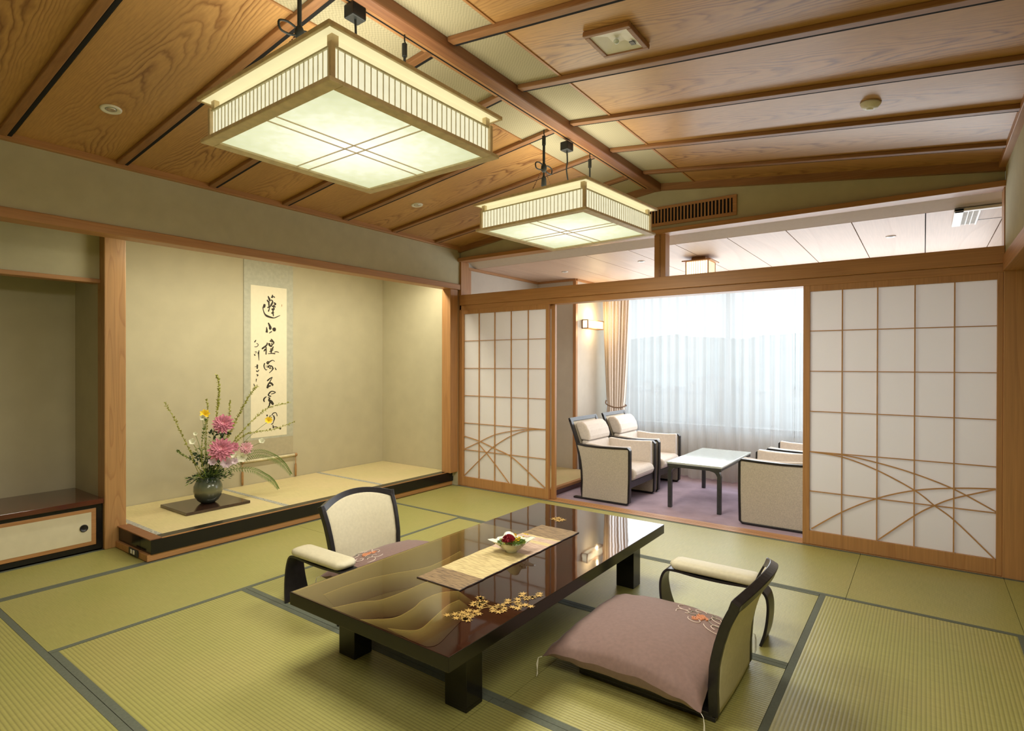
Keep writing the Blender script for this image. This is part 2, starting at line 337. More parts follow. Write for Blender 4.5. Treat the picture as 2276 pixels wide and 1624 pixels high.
def link(name, mb, mat, parent=None, loc=None, bevel=0, smooth=False, sub=0, solid=0, seg=2):
    me = bpy.data.meshes.new(name); me.from_pydata(mb.v, [], mb.f); me.update()
    for q in (mat if isinstance(mat, (list, tuple)) else [mat]): me.materials.append(M[q] if isinstance(q, str) else q)
    if any(mb.m): me.polygons.foreach_set('material_index', mb.m)
    if smooth: me.polygons.foreach_set('use_smooth', [True]*len(me.polygons))
    import bmesh
    bm = bmesh.new(); bm.from_mesh(me); bmesh.ops.recalc_face_normals(bm, faces=bm.faces)
    bm.to_mesh(me); bm.free()
    o = bpy.data.objects.new(name, me); COL.objects.link(o)
    if parent is not None: o.parent = parent
    if loc is not None: o.location = loc
    if solid: k = o.modifiers.new('thickness', 'SOLIDIFY'); k.thickness = solid; k.offset = 0
    if bevel: k = o.modifiers.new('edge', 'BEVEL'); k.width = bevel; k.segments = seg; k.limit_method = 'ANGLE'; k.angle_limit = .6
    if sub: k = o.modifiers.new('round', 'SUBSURF'); k.levels = sub; k.render_levels = sub
    return o
def struct(name, mb, mat, **k):
    o = link(name, mb, mat, **k)
    if o.parent is None: o['kind'] = 'structure'
    return o
def tag(o, label, cat, group=None):
    o['label'] = label; o['category'] = cat
    if group: o['group'] = group
    return o
def thing(name, label, cat, loc=(0, 0, 0), rz=0, group=None):
    o = bpy.data.objects.new(name, None); COL.objects.link(o); o.empty_display_size = .1
    o.location = loc; o.rotation_euler = (0, 0, rz); return tag(o, label, cat, group)
def dup(src, loc, rz, label, group=None):
    def cp(o, par):
        c = o.copy(); COL.objects.link(c)
        if par is not None: c.parent = par
        for ch in list(o.children): cp(ch, c)
        return c
    r = cp(src, None); r.location = loc; r.rotation_euler = (0, 0, rz); r['label'] = label
    if group: r['group'] = group
    return r
def smooth_path(pts, k=6):
    P = [Vector(p) if len(p) == 3 else Vector((p[0], p[1], 0)) for p in pts]; out = []
    for i in range(len(P)-1):
        p0, p1, p2, p3 = P[max(i-1, 0)], P[i], P[i+1], P[min(i+2, len(P)-1)]
        for j in range(k):
            t = j/k; out.append(.5*((2*p1)+(p2-p0)*t+(2*p0-5*p1+4*p2-p3)*t*t+(3*p1-p0-3*p2+p3)*t**3))
    return out + [P[-1]]
def B(): return MB()

# ------------------------------------------------------------------ drawn data (metres in the room)
CALLIGRAPHY=[[[(3.1797,2.0237,0.0106),(3.194,1.9947,0.0213),(3.2049,1.9721,0.0142)],[(3.2284,2.0419,0.0089),(3.2266,2.0181,0.0195),(3.2121,2.0133,0.0106)],[(3.2375,2.0259,0.0106),(3.2558,2.014,0.0106)],[(3.1707,1.9859,0.0106),(3.1797,1.9699,0.0177),(3.1976,1.958,0.0142)],[(3.2121,1.9897,0.0106),(3.2302,1.971,0.0142),(3.2157,1.9393,0.0177),(3.1976,1.9109,0.0071)],[(3.1868,1.9571,0.0177),(3.1904,1.917,0.0124),(3.1725,1.9055,0.0142)],[(3.1976,1.9176,0.0089),(3.1922,1.8902,0.0106),(3.1832,1.866,0.0142)],[(3.2412,1.9618,0.0142),(3.2631,1.9501,0.0142),(3.2448,1.935,0.0106)],[(3.2193,1.9261,0.0142),(3.2631,1.9195,0.016)],[(3.2193,1.8991,0.0142),(3.2339,1.8901,0.0213),(3.2521,1.9051,0.0106)],[(3.2412,1.9415,0.0089),(3.2375,1.8904,0.0106),(3.2302,1.8627,0.0124)],[(3.2157,1.8515,0.0177),(3.2448,1.8638,0.0124)],[(3.232,1.8662,0.0124),(3.2393,1.8227,0.0106)],[(3.144,1.94,0.0195),(3.1369,1.9127,0.0248),(3.1263,1.9018,0.0106),(3.1316,1.8688,0.0089),(3.1475,1.8366,0.0142),(3.1689,1.8213,0.0195),(3.2085,1.8105,0.016),(3.2448,1.8061,0.0089),(3.2741,1.8183,0.0089),(3.3149,1.8381,0.0043)]],[[(3.1814,1.7549,0.0124),(3.1976,1.7255,0.0213),(3.2048,1.7023,0.0284),(3.194,1.6883,0.0213)],[(3.1635,1.7103,0.0071),(3.1671,1.6803,0.0177),(3.1653,1.6533,0.0266)],[(3.2411,1.7076,0.0284),(3.2485,1.6876,0.039),(3.2576,1.671,0.0142)],[(3.1904,1.6477,0.0071),(3.2229,1.6694,0.0106)]],[[(3.1707,1.5535,0.0106),(3.1653,1.5282,0.0142),(3.1121,1.4868,0.0177)],[(3.1581,1.5146,0.0124),(3.1599,1.4744,0.0124),(3.1581,1.4308,0.0124)],[(3.1546,1.4877,0.0213),(3.1333,1.4639,0.0089)],[(3.2121,1.5936,0.0071),(3.2302,1.5739,0.0124),(3.2393,1.5539,0.0124)],[(3.2012,1.5696,0.0089),(3.2302,1.5604,0.0106)],[(3.194,1.5492,0.0213),(3.194,1.5323,0.0213),(3.2157,1.516,0.0142),(3.2266,1.5434,0.0106)],[(3.2393,1.5166,0.0089),(3.2229,1.4857,0.0142),(3.212,1.4484,0.0124)],[(3.2048,1.4989,0.0053),(3.212,1.4484,0.0089)],[(3.176,1.4411,0.0053),(3.2229,1.4451,0.0089),(3.2594,1.4423,0.0124)],[(3.2484,1.4591,0.0089),(3.2741,1.4629,0.0078),(3.3,1.4548,0.0071)],[(3.1976,1.5644,0.0078),(3.2157,1.5785,0.0099),(3.243,1.5591,0.0114),(3.232,1.5384,0.0092),(3.2121,1.5497,0.0078)],[(3.2157,1.5346,0.0078),(3.2247,1.5196,0.0092)],[(3.2048,1.4887,0.0071),(3.2393,1.498,0.0078)],[(3.1904,1.4615,0.0064),(3.2411,1.4827,0.0078)]],[[(3.1457,1.3469,0.0124),(3.1368,1.3202,0.0124),(3.1439,1.2934,0.0099),(3.1599,1.2765,0.0078),(3.1706,1.2865,0.0053)],[(3.1653,1.3537,0.0106),(3.176,1.3402,0.016),(3.194,1.3571,0.0124),(3.2157,1.3707,0.0106),(3.2375,1.3742,0.0071),(3.2521,1.3607,0.0064)],[(3.1581,1.3268,0.0043),(3.1617,1.3,0.0053)],[(3.1796,1.3234,0.0124),(3.1796,1.3033,0.0124),(3.2012,1.32,0.0089),(3.2229,1.3132,0.0106),(3.2302,1.2861,0.0124),(3.2157,1.2659,0.0089),(3.1904,1.2459,0.0064)],[(3.2521,1.3029,0.0053),(3.2704,1.2755,0.0142)],[(3.1635,1.347,0.0121),(3.1796,1.3621,0.0099),(3.1958,1.3504,0.0121)],[(3.185,1.3268,0.0085),(3.212,1.3132,0.0085),(3.194,1.2948,0.0078),(3.2175,1.2912,0.0078)],[(3.2284,1.3132,0.0078),(3.2393,1.2826,0.0106)]],[[(3.1694,1.1658,0.0145),(3.1987,1.1887,0.0124),(3.2283,1.2039,0.0074)],[(3.2283,1.2019,0.0062),(3.2114,1.1766,0.0091),(3.1987,1.1533,0.0124)],[(3.1861,1.1458,0.0166),(3.2156,1.141,0.0186),(3.2347,1.1168,0.0207)],[(3.1903,1.1457,0.0124),(3.1777,1.1185,0.0186),(3.1735,1.0912,0.0228)],[(3.1819,1.1106,0.0186),(3.2113,1.1175,0.0124)]],[[(3.1798,1.0204,0.0145),(3.1987,1.0471,0.0145),(3.224,1.0598,0.0103),(3.2602,1.0485,0.0091),(3.241,1.0374,0.0083),(3.2113,1.0327,0.0074)],[(3.1798,1.0204,0.0103),(3.1987,1.0116,0.0124),(3.2156,1.0109,0.0083)],[(3.1777,0.9989,0.0062),(3.1987,0.992,0.0124),(3.1903,0.9727,0.0207),(3.2156,0.9517,0.029),(3.2389,0.9227,0.0207)],[(3.1652,1.0093,0.0062),(3.1423,0.9947,0.0145),(3.134,0.9756,0.0145),(3.1423,0.9557,0.0103)],[(3.1987,0.9487,0.0166),(3.1945,0.9174,0.0145),(3.184,0.8945,0.0248)]],[[(3.161,0.8176,0.0145),(3.1777,0.8184,0.0186)],[(3.1652,0.7977,0.0124),(3.1693,0.7857,0.0124)],[(3.2071,0.8182,0.0091),(3.1987,0.7991,0.0091),(3.2113,0.7784,0.0091),(3.2198,0.8015,0.0074)],[(3.2198,0.8133,0.0103),(3.2368,0.8358,0.0091),(3.2667,0.8377,0.0074),(3.2817,0.8008,0.0083)],[(3.2368,0.816,0.0103),(3.2495,0.7834,0.0145),(3.241,0.7563,0.0083),(3.2325,0.7333,0.0074),(3.2155,0.7248,0.0124)],[(3.2008,0.6848,0.0186),(3.2029,0.6767,0.0207)],[(3.2325,0.7174,0.0074),(3.2389,0.6812,0.0166)],[(3.2325,0.6977,0.0062),(3.2796,0.6934,0.0083)],[(3.3055,0.6791,0.0145),(3.3229,0.6675,0.0207)]],[[(3.0545,1.5764,0.0089),(3.0355,1.5511,0.0124)],[(3.0562,1.5451,0.0053),(3.0771,1.5291,0.0071),(3.0597,1.5088,0.0064),(3.0355,1.5082,0.0064)],[(3.084,1.4762,0.0089),(3.0805,1.4264,0.0106),(3.084,1.3701,0.0043)],[(3.0389,1.4556,0.0064),(3.0562,1.4592,0.0053),(3.0493,1.4393,0.0053)],[(3.0338,1.4357,0.0089),(3.0441,1.4194,0.0142)],[(3.0736,1.4595,0.0071),(3.0753,1.433,0.0106)],[(3.0666,1.3336,0.0177),(3.0649,1.2873,0.0142)],[(3.0389,1.3106,0.0043),(3.0666,1.3137,0.0064)],[(3.0527,1.2709,0.0089),(3.0701,1.2641,0.0106),(3.084,1.2805,0.0064)],[(3.0562,1.2312,0.0089),(3.0735,1.2276,0.0089),(3.0631,1.2145,0.0071)],[(3.0562,1.1915,0.0106),(3.0527,1.1585,0.0043)],[(3.0285,1.1427,0.0071),(3.0389,1.116,0.0089)]],[[(3.3324,1.9526,0.0064),(3.3317,1.9285,0.0064)]]]
STEMS={'A':[(2.011,1.0288),(2.0842,0.8959),(2.1413,0.7612),(2.2143,0.5985),(2.2666,0.4508),(2.3045,0.3662)],'B':[(2.4578,1.2382),(2.4699,1.1327),(2.4578,1.02),(2.4377,0.9164),(2.3978,0.655),(2.3507,0.3823)],'C':[(2.3862,1.0318),(2.3901,0.9357),(2.3665,0.802),(2.3431,0.582),(2.3353,0.3849)],'D':[(2.7576,1.1398),(2.6744,1.0336),(2.6103,0.9041),(2.5433,0.7695),(2.4455,0.5688),(2.3663,0.3798)],'E':[(3.045,0.9799),(2.8658,0.9465),(2.7398,0.8611),(2.6103,0.7301),(2.5268,0.6156),(2.3977,0.3988)],'F':[(3.0547,0.8016),(2.8749,0.7471),(2.7135,0.7367),(2.6272,0.7118),(2.5267,0.5993),(2.4056,0.3975)],'G':[(2.2896,0.8875),(2.2819,0.7469),(2.2818,0.5506),(2.3199,0.3874)],'H':[(2.6019,1.0041),(2.585,0.9224),(2.5516,0.8016),(2.4778,0.6052),(2.3663,0.3798)],'I':[(2.077,0.6503),(2.1053,0.6278),(2.1629,0.5821),(2.2366,0.5255),(2.3199,0.3874)],'J':[(2.2068,0.4367),(2.2515,0.4219),(2.3352,0.3611)],'fern1':[(2.3977,0.3747),(2.5021,0.4311),(2.6528,0.5254),(2.7842,0.5466),(2.9026,0.497),(2.9873,0.4199),(3.0498,0.3178)],'fern2':[(2.3977,0.3667),(2.5267,0.4234),(2.6959,0.4104),(2.7931,0.3533),(2.8565,0.2916),(2.8934,0.2162)]}
BLOOMS={'dahlia':[(2.4617,0.8257,0.0774),(2.4057,0.622,0.0978),(2.64,0.6021,0.0505),(2.5516,0.6168,0.0407)],'yellow':[(2.3471,0.9109,0.0367),(2.852,0.8224,0.0367)],'white':[(2.301,0.8945,0.0228),(2.2218,0.6947,0.0261),(2.7932,0.6394,0.0261),(2.6657,0.6409,0.031),(2.6017,0.528,0.0407),(2.5185,0.5635,0.0342),(2.7047,0.5675,0.0228),(2.248,0.7581,0.0163)],'lilac':[(2.3431,0.5225,0.0367),(2.4575,0.4945,0.0505),(2.5267,0.5011,0.0326)],'dark':[(2.4137,0.7415),(2.4941,0.7416),(2.3353,0.5354),(2.3978,0.5029),(2.2591,0.5693)]}
RIDGES=[[(-2.0896,1.4937),(-2.0897,1.6146),(-2.0726,1.7313),(-2.0301,1.8452),(-1.9606,2.0134),(-1.9893,2.2707)],[(-1.951,1.4199),(-1.9014,1.5413),(-1.8493,1.6016),(-1.8338,1.7287),(-1.8347,1.8272),(-1.8223,1.9422),(-1.7988,2.0151)],[(-1.786,1.422),(-1.7358,1.4588),(-1.6749,1.5226),(-1.6775,1.6204),(-1.7044,1.708),(-1.695,1.8067),(-1.6455,1.8668)],[(-1.629,1.4454),(-1.5517,1.4809),(-1.5265,1.5205),(-1.5513,1.6132),(-1.584,1.731),(-1.5805,1.7988)],[(-2.1701,2.2284),(-2.1337,2.331),(-2.139,2.488)],[(-1.7971,2.8694),(-1.8212,2.9901),(-1.8103,3.146),(-1.8257,3.2658)]]
MAPLES=[(-1.5036,1.6858),(-1.4877,1.712),(-1.481,1.7416),(-1.4593,1.7134),(-1.4518,1.753),(-1.4492,1.6781),(-1.4285,1.6747),(-1.4401,1.6988),(-1.5263,1.8659),(-1.5105,1.8124),(-1.4955,1.8341),(-1.4808,1.8448),(-1.4737,1.8131),(-1.4998,1.794),(-1.4129,1.8166),(-1.4108,1.8489),(-1.4018,1.8607),(-1.3748,1.8046),(-1.3693,1.8235),(-1.3847,1.9478),(-1.3685,1.9219),(-1.3576,1.9732),(-1.3472,1.9973),(-1.333,1.8752),(-1.3262,1.9213),(-1.3343,2.0348),(-1.4005,2.009)]
TWIGS=[[(-1.4544,1.7561),(-1.4468,1.7968),(-1.4313,1.8287)],[(-1.4564,1.8258),(-1.4313,1.8287)],[(-1.4094,1.8707),(-1.3842,1.9157)],[(-1.4313,1.8287),(-1.4036,1.8336)]]
MAPLES2=[(-1.9112,3.093),(-1.8697,3.076),(-1.8626,3.1049),(-1.9042,3.1223)]
# ================================================================== THE ROOM
LC_ = 2.421
YP = 4.72            # room face of the partition
XL, XR = -4.15, .41  # upper side walls
XA = -5.37           # alcove back wall
XRIDGE = -1.87
def zslope(x): return 2.90 - .1228*abs(x-XRIDGE)

# floor: tatami mats laid edge to edge, cloth borders on the long sides
fl = B(); fl.box(-5.5, 1.6, -1.5, 4.86, -.06, -.006, 3)
HB = .03
def mat_(x0, x1, y0, y1, ax):
    g = .0012; x0 += g; x1 -= g; y0 += g; y1 -= g
    mi = 0 if ax == 'x' else 1
    if ax == 'x':
        fl.box(x0, x1, y0+HB, y1-HB, -.006, 0, mi); fl.box(x0, x1, y0, y0+HB, -.006, .0012, 2); fl.box(x0, x1, y1-HB, y1, -.006, .0012, 2)
    else:
        fl.box(x0+HB, x1-HB, y0, y1, -.006, 0, mi); fl.box(x0, x0+HB, y0, y1, -.006, .0012, 2); fl.box(x1-HB, x1, y0, y1, -.006, .0012, 2)
for a in [(-4.19, -3.27, .86, 2.75, 'y'), (-4.19, -3.27, 2.75, 3.74, 'y'), (-4.19, -2.25, 3.74, 4.72, 'x'), (-2.25, -.36, 3.74, 4.72, 'x'), (-.36, .41, 3.74, 4.72, 'x'),
          (-3.27, -1.35, 1.80, 2.765, 'x'), (-1.35, -.49, 1.80, 2.765, 'x'), (-3.27, -2.4, 2.765, 3.74, 'x'), (-2.4, -.49, 2.765, 3.74, 'x'),
          (-3.27, -1.4, .86, 1.80, 'x'), (-1.4, -.49, .86, 1.80, 'x'), (-.49, .41, 1.81, 3.74, 'y'), (-.49, .41, -.1, 1.81, 'y'),
          (-4.19, -2.3, -.1, .86, 'x'), (-2.3, -.49, -.1, .86, 'x'), (-4.19, -2.3, -1.4, -.1, 'x'), (-2.3, -.49, -1.4, -.1, 'x'), (-.49, 1.5, -1.4, -.1, 'x'),
          (-4.81, -4.19, -.3, 1.642, 'y'), (-4.81, -4.19, -1.4, -.3, 'y'), (.41, 1.5, 3.78, 4.72, 'x'), (.41, 1.5, 1.85, 3.78, 'y'), (.41, 1.5, -.1, 1.85, 'y')]: mat_(*[(-4.233 if v == -4.19 else v) for v in a])
struct('floor', fl, ['tat_x', 'tat_y', 'heri', 'gap'])

# walls
w = B(); w.box(XL-.10, XL, -1.4, YP, 2.215, 2.68); struct('wall_left', w, 'plaster')
w = B(); w.box(XA-.1, XA, -1.4, 4.9, -.02, 2.75); struct('wall_alcove', w, 'plaster_alcove')
w = B(); w.box(XA, XL-.06, 4.685, YP+.05, .10, 2.75); struct('wall_alcove_side', w, 'plaster_alcove')
w = B(); w.box(XA, -4.90, 1.575, 1.705, 0, 2.7); struct('wall_divider', w, 'plaster_alcove')
w = B(); w.box(-4.93, -4.86, -1.4, 1.573, 1.955, 2.7); struct('wall_niche_header', w, 'plaster')
w = B(); w.box(XA-.1, XL-.1, -1.5, 4.9, 2.70, 2.76); struct('ceiling_alcove', w, 'plaster')
w = B(); w.box(-5.5, 1.6, -1.5, -1.4, -.05, 3.0); struct('wall_rear', w, 'plaster')
w = B(); w.box(1.5, 1.6, -1.5, 4.9, -.05, 3.0); struct('wall_right', w, 'plaster')
w = B(); w.box(XR, XR+.10, -1.4, YP, 2.03, 2.70); struct('wall_right_upper', w, 'plaster')
w = B(); w.box(XR+.1, 1.55, -1.4, YP, 2.25, 2.30); struct('ceiling_side', w, 'plaster')
w = B(); w.box(.53, 1.6, YP+.02, YP+.14, 0, 2.6); struct('wall_back_side', w, 'plaster')
w = B()  # gable wall over the opening, with the hole of the air grille filled by the grille itself
w.prism([(XL, 2.495), (XR, 2.495), (XR, zslope(XR)), (XRIDGE, zslope(XRIDGE)), (XL, zslope(XL))], 'y', YP+.01, YP+.10); struct('wall_back', w, 'plaster')

w = B(); w.box(-4.32, XL-.021, YP-.018, 4.90, -.02, 2.72); struct('wall_corner', w, 'plaster')
w = B(); w.box(XR+.012, .56, YP+.002, 4.90, 2.466, 2.72); struct('wall_corner_right', w, 'plaster')
w = B(); w.prism([(4.82, 2.53), (4.82, 2.500), (4.99, LC_), (4.99, 2.45)], 'x', XL-.08, 1.5); struct('trim_19', w, 'cove')
# trims of the left wall
t = B(); t.box(-4.27, XL+.015, -1.4, YP-.002, 2.155, 2.215); struct('trim_1', t, 'hinoki_y', bevel=.004)
t = B(); t.box(XL-.02, XL+.035, -1.4, YP-.002, 2.585, 2.645); struct('trim_2', t, 'hinoki_y', bevel=.004)
t = B(); t.box(-4.95, -4.845, -1.4, 1.573, 1.925, 1.955); struct('trim_3', t, 'hinoki_y', bevel=.003)
t = B(); t.box(-4.90, -4.77, 1.572, 1.71, 0, 2.7); struct('trim_4', t, 'pillar', bevel=.006)
t = B(); t.box(-4.28, XL-.005, 4.575, 4.70, .153, 2.155); struct('trim_5', t, 'hinoki_z', bevel=.004)
# partition trims
t = B(); t.box(XL-.09, XR+.02, YP-.035, YP+.10, 2.465, 2.502); struct('trim_6', t, 'hinoki_x', bevel=.003)
t = B(); t.box(XL+.02, XR-.002, YP-.02, YP+.13, 1.985, 2.095); struct('trim_7', t, 'hinoki_x', bevel=.003)
t = B(); t.box(XL, XR, YP, YP+.13, 1.931, 1.985); struct('trim_8', t, 'hinoki_x', bevel=.002)
t = B(); t.box(-1.905, -1.805, YP+.005, YP+.10, 2.095, 2.465); t.box(-1.862, -1.848, YP+.001, YP+.006, 2.095, 2.465, 1); struct('trim_9', t, ['hinoki_z', 'batten'])
t = B(); t.box(XL-.02, XL+.022, YP, YP+.13, 0, 2.465); struct('trim_10', t, 'hinoki_z')
t = B(); t.box(XR-.006, .53, YP-.004, YP+.13, 0, 2.465); struct('trim_11', t, 'hinoki_z', bevel=.003)
t = B()
for y0, y1 in ((YP, 4.765), (4.772, 4.80), (4.807, 4.86)): t.box(XL, XR, y0, y1, -.085, .004)
t.box(XL, XR, YP, 4.86, -.085, -.004); struct('trim_12', t, 'hinoki_x')
t = B(); t.box(XR-.012, XR+.13, -1.4, YP-.004, 1.935, 2.035); struct('trim_13', t, 'hinoki_y', bevel=.003)
t = B(); t.box(XR-.035, XR+.02, -1.4, YP-.002, 2.585, 2.64); struct('trim_14', t, 'hinoki_y', bevel=.003)
# sloping trims where the gable meets the ceiling
t = B()
for a, b_ in ((XL, XRIDGE), (XRIDGE, XR)):
    za, zb = zslope(a), zslope(b_)
    t.prism([(a, za-.055), (b_, zb-.055), (b_, zb), (a, za)], 'y', YP-.028, YP+.02)
struct('trim_15', t, 'batten')

# ceiling: two slopes of broad cedar boards, a woven strip each side of the ridge, battens and shadow slots
c = B(); BY = [-.805, -.235, .335, .905, 1.475, 2.045, 2.615, 3.19, 3.757, 4.345]
ys = [-1.4] + BY + [YP]
for x0, x1, mi in ((XL-.02, -2.205, 0), (-2.205, XRIDGE, 1), (XRIDGE, -1.55, 1), (-1.55, XR+.02, 0)):
    for a, b_ in zip(ys[:-1], ys[1:]):
        a2 = a + (.022 if a > -1.4 else 0)
        z0, z1 = zslope(x0), zslope(x1)
        c.add([(x0,a2,z0),(x1,a2,z1),(x1,b_,z1),(x0,b_,z0),(x0,a2,z0+.03),(x1,a2,z1+.03),(x1,b_,z1+.03),(x0,b_,z0+.03)],
              [(0,3,2,1),(4,5,6,7),(0,1,5,4),(1,2,6,5),(2,3,7,6),(3,0,4,7)], mi)
for y in BY:
    for x0, x1 in ((XL-.02, XRIDGE), (XRIDGE, XR+.02)):
        z0, z1 = zslope(x0)+.003, zslope(x1)+.003; c.add([(x0, y-.004, z0), (x1, y-.004, z1), (x1, y+.028, z1), (x0, y+.028, z0)], [(0, 1, 2, 3)], 2)
c.add([(XL-.1,-1.5,2.70),(XRIDGE,-1.5,2.98),(XRIDGE,4.9,2.98),(XL-.1,4.9,2.70),(XR+.1,-1.5,2.70),(XR+.1,4.9,2.70)], [(0,1,2,3),(1,4,5,2)], 2)
ceil = struct('ceiling', c, ['cedar_x', 'ajiro', 'black_gap'])
for y in BY:
    for x0, x1 in ((XL+.03, XRIDGE-.09), (XRIDGE+.04, XR-.03)):
        b = B(); z0, z1 = zslope(x0), zslope(x1)
        for ya, yb, d, mi in ((y-.054, y-.010, .024, 0), (y-.0101, y+.012, .0195, 1)):
            b.add([(x0,ya,z0-d),(x1,ya,z1-d),(x1,yb,z1-d),(x0,yb,z0-d),(x0,ya,z0),(x1,ya,z1),(x1,yb,z1),(x0,yb,z0)],
                  [(0,3,2,1),(4,5,6,7),(0,1,5,4),(1,2,6,5),(2,3,7,6),(3,0,4,7)], mi)
        link('batten', b, ['batten', 'black_gap'], ceil, bevel=.004, seg=2)
for x in (-2.205, -1.55):
    b = B(); b.box(x-.006, x+.006, -1.4, YP, zslope(x)-.006, zslope(x)+.004); link('joint_bead', b, 'hinoki_y', ceil)
b = B(); b.box(-1.905, -1.835, -1.4, YP+.005, 2.835, 2.905); link('ridge_beam', b, 'beam_y', ceil, bevel=.012, seg=3)
rail = thing('lighting_rail', 'slim tan lighting rail along the left of the ridge beam', 'lighting rail', (-1.95, 0, 2.875))
b = B(); b.box(-.03, .022, -1.3, YP-.05, -.008, .022); link('rail_body', b, 'hinoki_y', rail)
b = B(); b.box(-.012, -.004, -1.3, YP-.05, -.0095, -.006); link('slot', b, 'black_gap', rail)

# ------------------------------------------------------------------ shoji doors (one grid of bars, arcs like grass bent by wind)
ARC_L = [[(-4.094,.548),(-3.893,.513),(-3.674,.451),(-3.451,.383),(-3.239,.251),(-3.035,.115)], [(-4.094,.403),(-3.893,.492),(-3.674,.591),(-3.452,.646),(-3.24,.681),(-3.025,.692)],
 [(-4.093,.112),(-3.892,.289),(-3.775,.391),(-3.674,.471),(-3.452,.598),(-3.239,.671),(-3.025,.692)], [(-3.893,.482),(-3.775,.385),(-3.673,.291),(-3.561,.185),(-3.463,.089)]]
ARC_R = [[(-.685,.693),(-.476,.688),(-.263,.654),(-.049,.601),(.164,.523),(.372,.409)], [(-.685,.693),(-.476,.672),(-.263,.6),(-.049,.488),(.054,.405),(.165,.319),(.368,.105)],
 [(-.676,.119),(-.478,.274),(-.263,.404),(-.049,.488),(.164,.531),(.372,.554)], [(-.257,.113),(-.048,.317),(.054,.397),(.165,.465),(.372,.551)]]
def shoji(n, x0, x1, y, px0, px1, vs, arcs, label):
    d = thing('door_%d' % n, label, 'sliding door'); d['kind'] = 'structure'; del d['label']; del d['category']
    f = B(); zt, zb = 1.932, .006
    f.box(x0, px0, y, y+.032, zb, zt); f.box(px1, x1, y, y+.032, zb, zt); f.box(px0, px1, y, y+.032, 1.887, zt); f.box(px0, px1, y, y+.032, zb, .105)
    link('door_frame', f, 'hinoki_z', d, bevel=.002)
    k = B(); w_ = .0038
    for z in (1.593, 1.294, .995, .694, .400): k.box(px0, px1, y+.004, y+.016, z-w_*.8, z+w_*.8)
    for x in vs: k.box(x-w_, x+w_, y+.003, y+.016, .105, 1.887)
    for i, a in enumerate(arcs): k.bar([(p.x, y+.008+.0006*i, p.y) for p in smooth_path(a, 6)], (0, 1, 0), .0085, .008)
    link('lattice', k, 'lattice', d)
    p = B(); p.box(px0-.003, px1+.003, y+.017, y+.019, .10, 1.89); link('paper', p, 'shoji', d)
    return d
shoji(1, -4.126, -2.99, YP+.004, -4.094, -3.025, [-3.881, -3.667, -3.453, -3.24], ARC_L, '')
shoji(2, -.735, XR-.0065, YP+.004, -.690, .374, [-.481, -.266, -.052, .161], ARC_R, '')
# the second leaf of the left pair, slid behind the first: only its edge shows
d3 = thing('door_3', '', ''); d3['kind'] = 'structure'; del d3['label']; del d3['category']
f = B(); f.box(-2.985, -2.945, YP+.05, YP+.082, .006, 1.93); f.box(-4.10, -4.06, YP+.05, YP+.082, .006, 1.93); f.box(-4.06, -2.985, YP+.05, YP+.082, .006, .10); f.box(-4.06, -2.985, YP+.05, YP+.082, 1.89, 1.93)
link('door_frame', f, 'hinoki_z', d3)

# ------------------------------------------------------------------ lounge beyond
ZL = -.08; LC = 2.42; YW = 7.02
f = B(); f.box(-4.3, 1.7, 4.862, 7.5, ZL-.05, ZL); struct('floor_lounge', f, 'carpet')
f = B()
xs = [-4.15, -3.64, -3.18, -2.73, -2.27, -1.82, -1.365, -.905, -.45, .004, .46, 1.6]
for a, b_ in zip(xs[:-1], xs[1:]): f.box(a+.0035, b_-.0035, 4.99, 7.45, LC, LC+.02)
f.box(-4.2, 1.7, 4.99, 7.5, LC+.018, LC+.06, 1); struct('ceiling_lounge', f, ['lounge_board', 'black_gap'])
w = B(); w.box(-4.25, -4.15, YP+.10, 6.28, ZL, 2.56); w.box(-4.16, -4.145, YP+.13, YP+.19, ZL, LC, 1); struct('wall_lounge_left', w, ['plaster_white', 'hinoki_z'])
w = B(); w.box(-4.25, -3.57, 6.28, 7.4, ZL, LC); struct('wall_lounge_pier', w, 'plaster_white')
t = B(); t.box(-3.605, -3.562, 6.268, 6.312, ZL, LC-.001); struct('trim_16', t, 'hinoki_z')
t = B(); t.box(-4.15, -4.125, YP+.13, 6.28, LC-.028, LC-.001); t.box(-4.15, -3.56, 6.258, 6.28, LC-.028, LC-.001); t.box(-3.57, -3.545, 6.28, 7.2, LC-.028, LC-.001); struct('trim_17', t, 'hinoki_y')
w = B(); w.box(1.5, 1.6, YP+.14, 7.5, ZL, LC); struct('wall_lounge_right', w, 'plaster_white')
w = B(); w.box(-4.25, 1.6, 7.18, 7.30, ZL, .50); w.box(-4.25, 1.6, 7.18, 7.30, 2.34, LC+.05); w.box(-4.25, -3.58, 7.18, 7.3, .5, 2.34); struct('wall_window', w, 'plaster_white')
t = B(); t.box(-3.57, 1.5, 7.16, 7.20, .50, .525); struct('trim_18', t, 'aluminium', bevel=.004)
wd = bpy.data.objects.new('window_1', None); COL.objects.link(wd); wd['kind'] = 'structure'
f = B()
for x in (-3.56, -1.98, -.35, 1.44): f.box(x, x+.05, 7.2, 7.25, .525, 2.34)
for a, b_ in ((-3.51, -1.98), (-1.93, -.35), (-.30, 1.44)): f.box(a, b_, 7.2, 7.25, .525, .575); f.box(a, b_, 7.2, 7.25, 2.29, 2.34)
link('window_frame', f, 'aluminium', wd)
g = B()
for a, b_ in ((-3.51, -1.98), (-1.93, -.35), (-.30, 1.44)): g.box(a, b_, 7.22, 7.226, .575, 2.29)
link('pane', g, 'glass', wd)
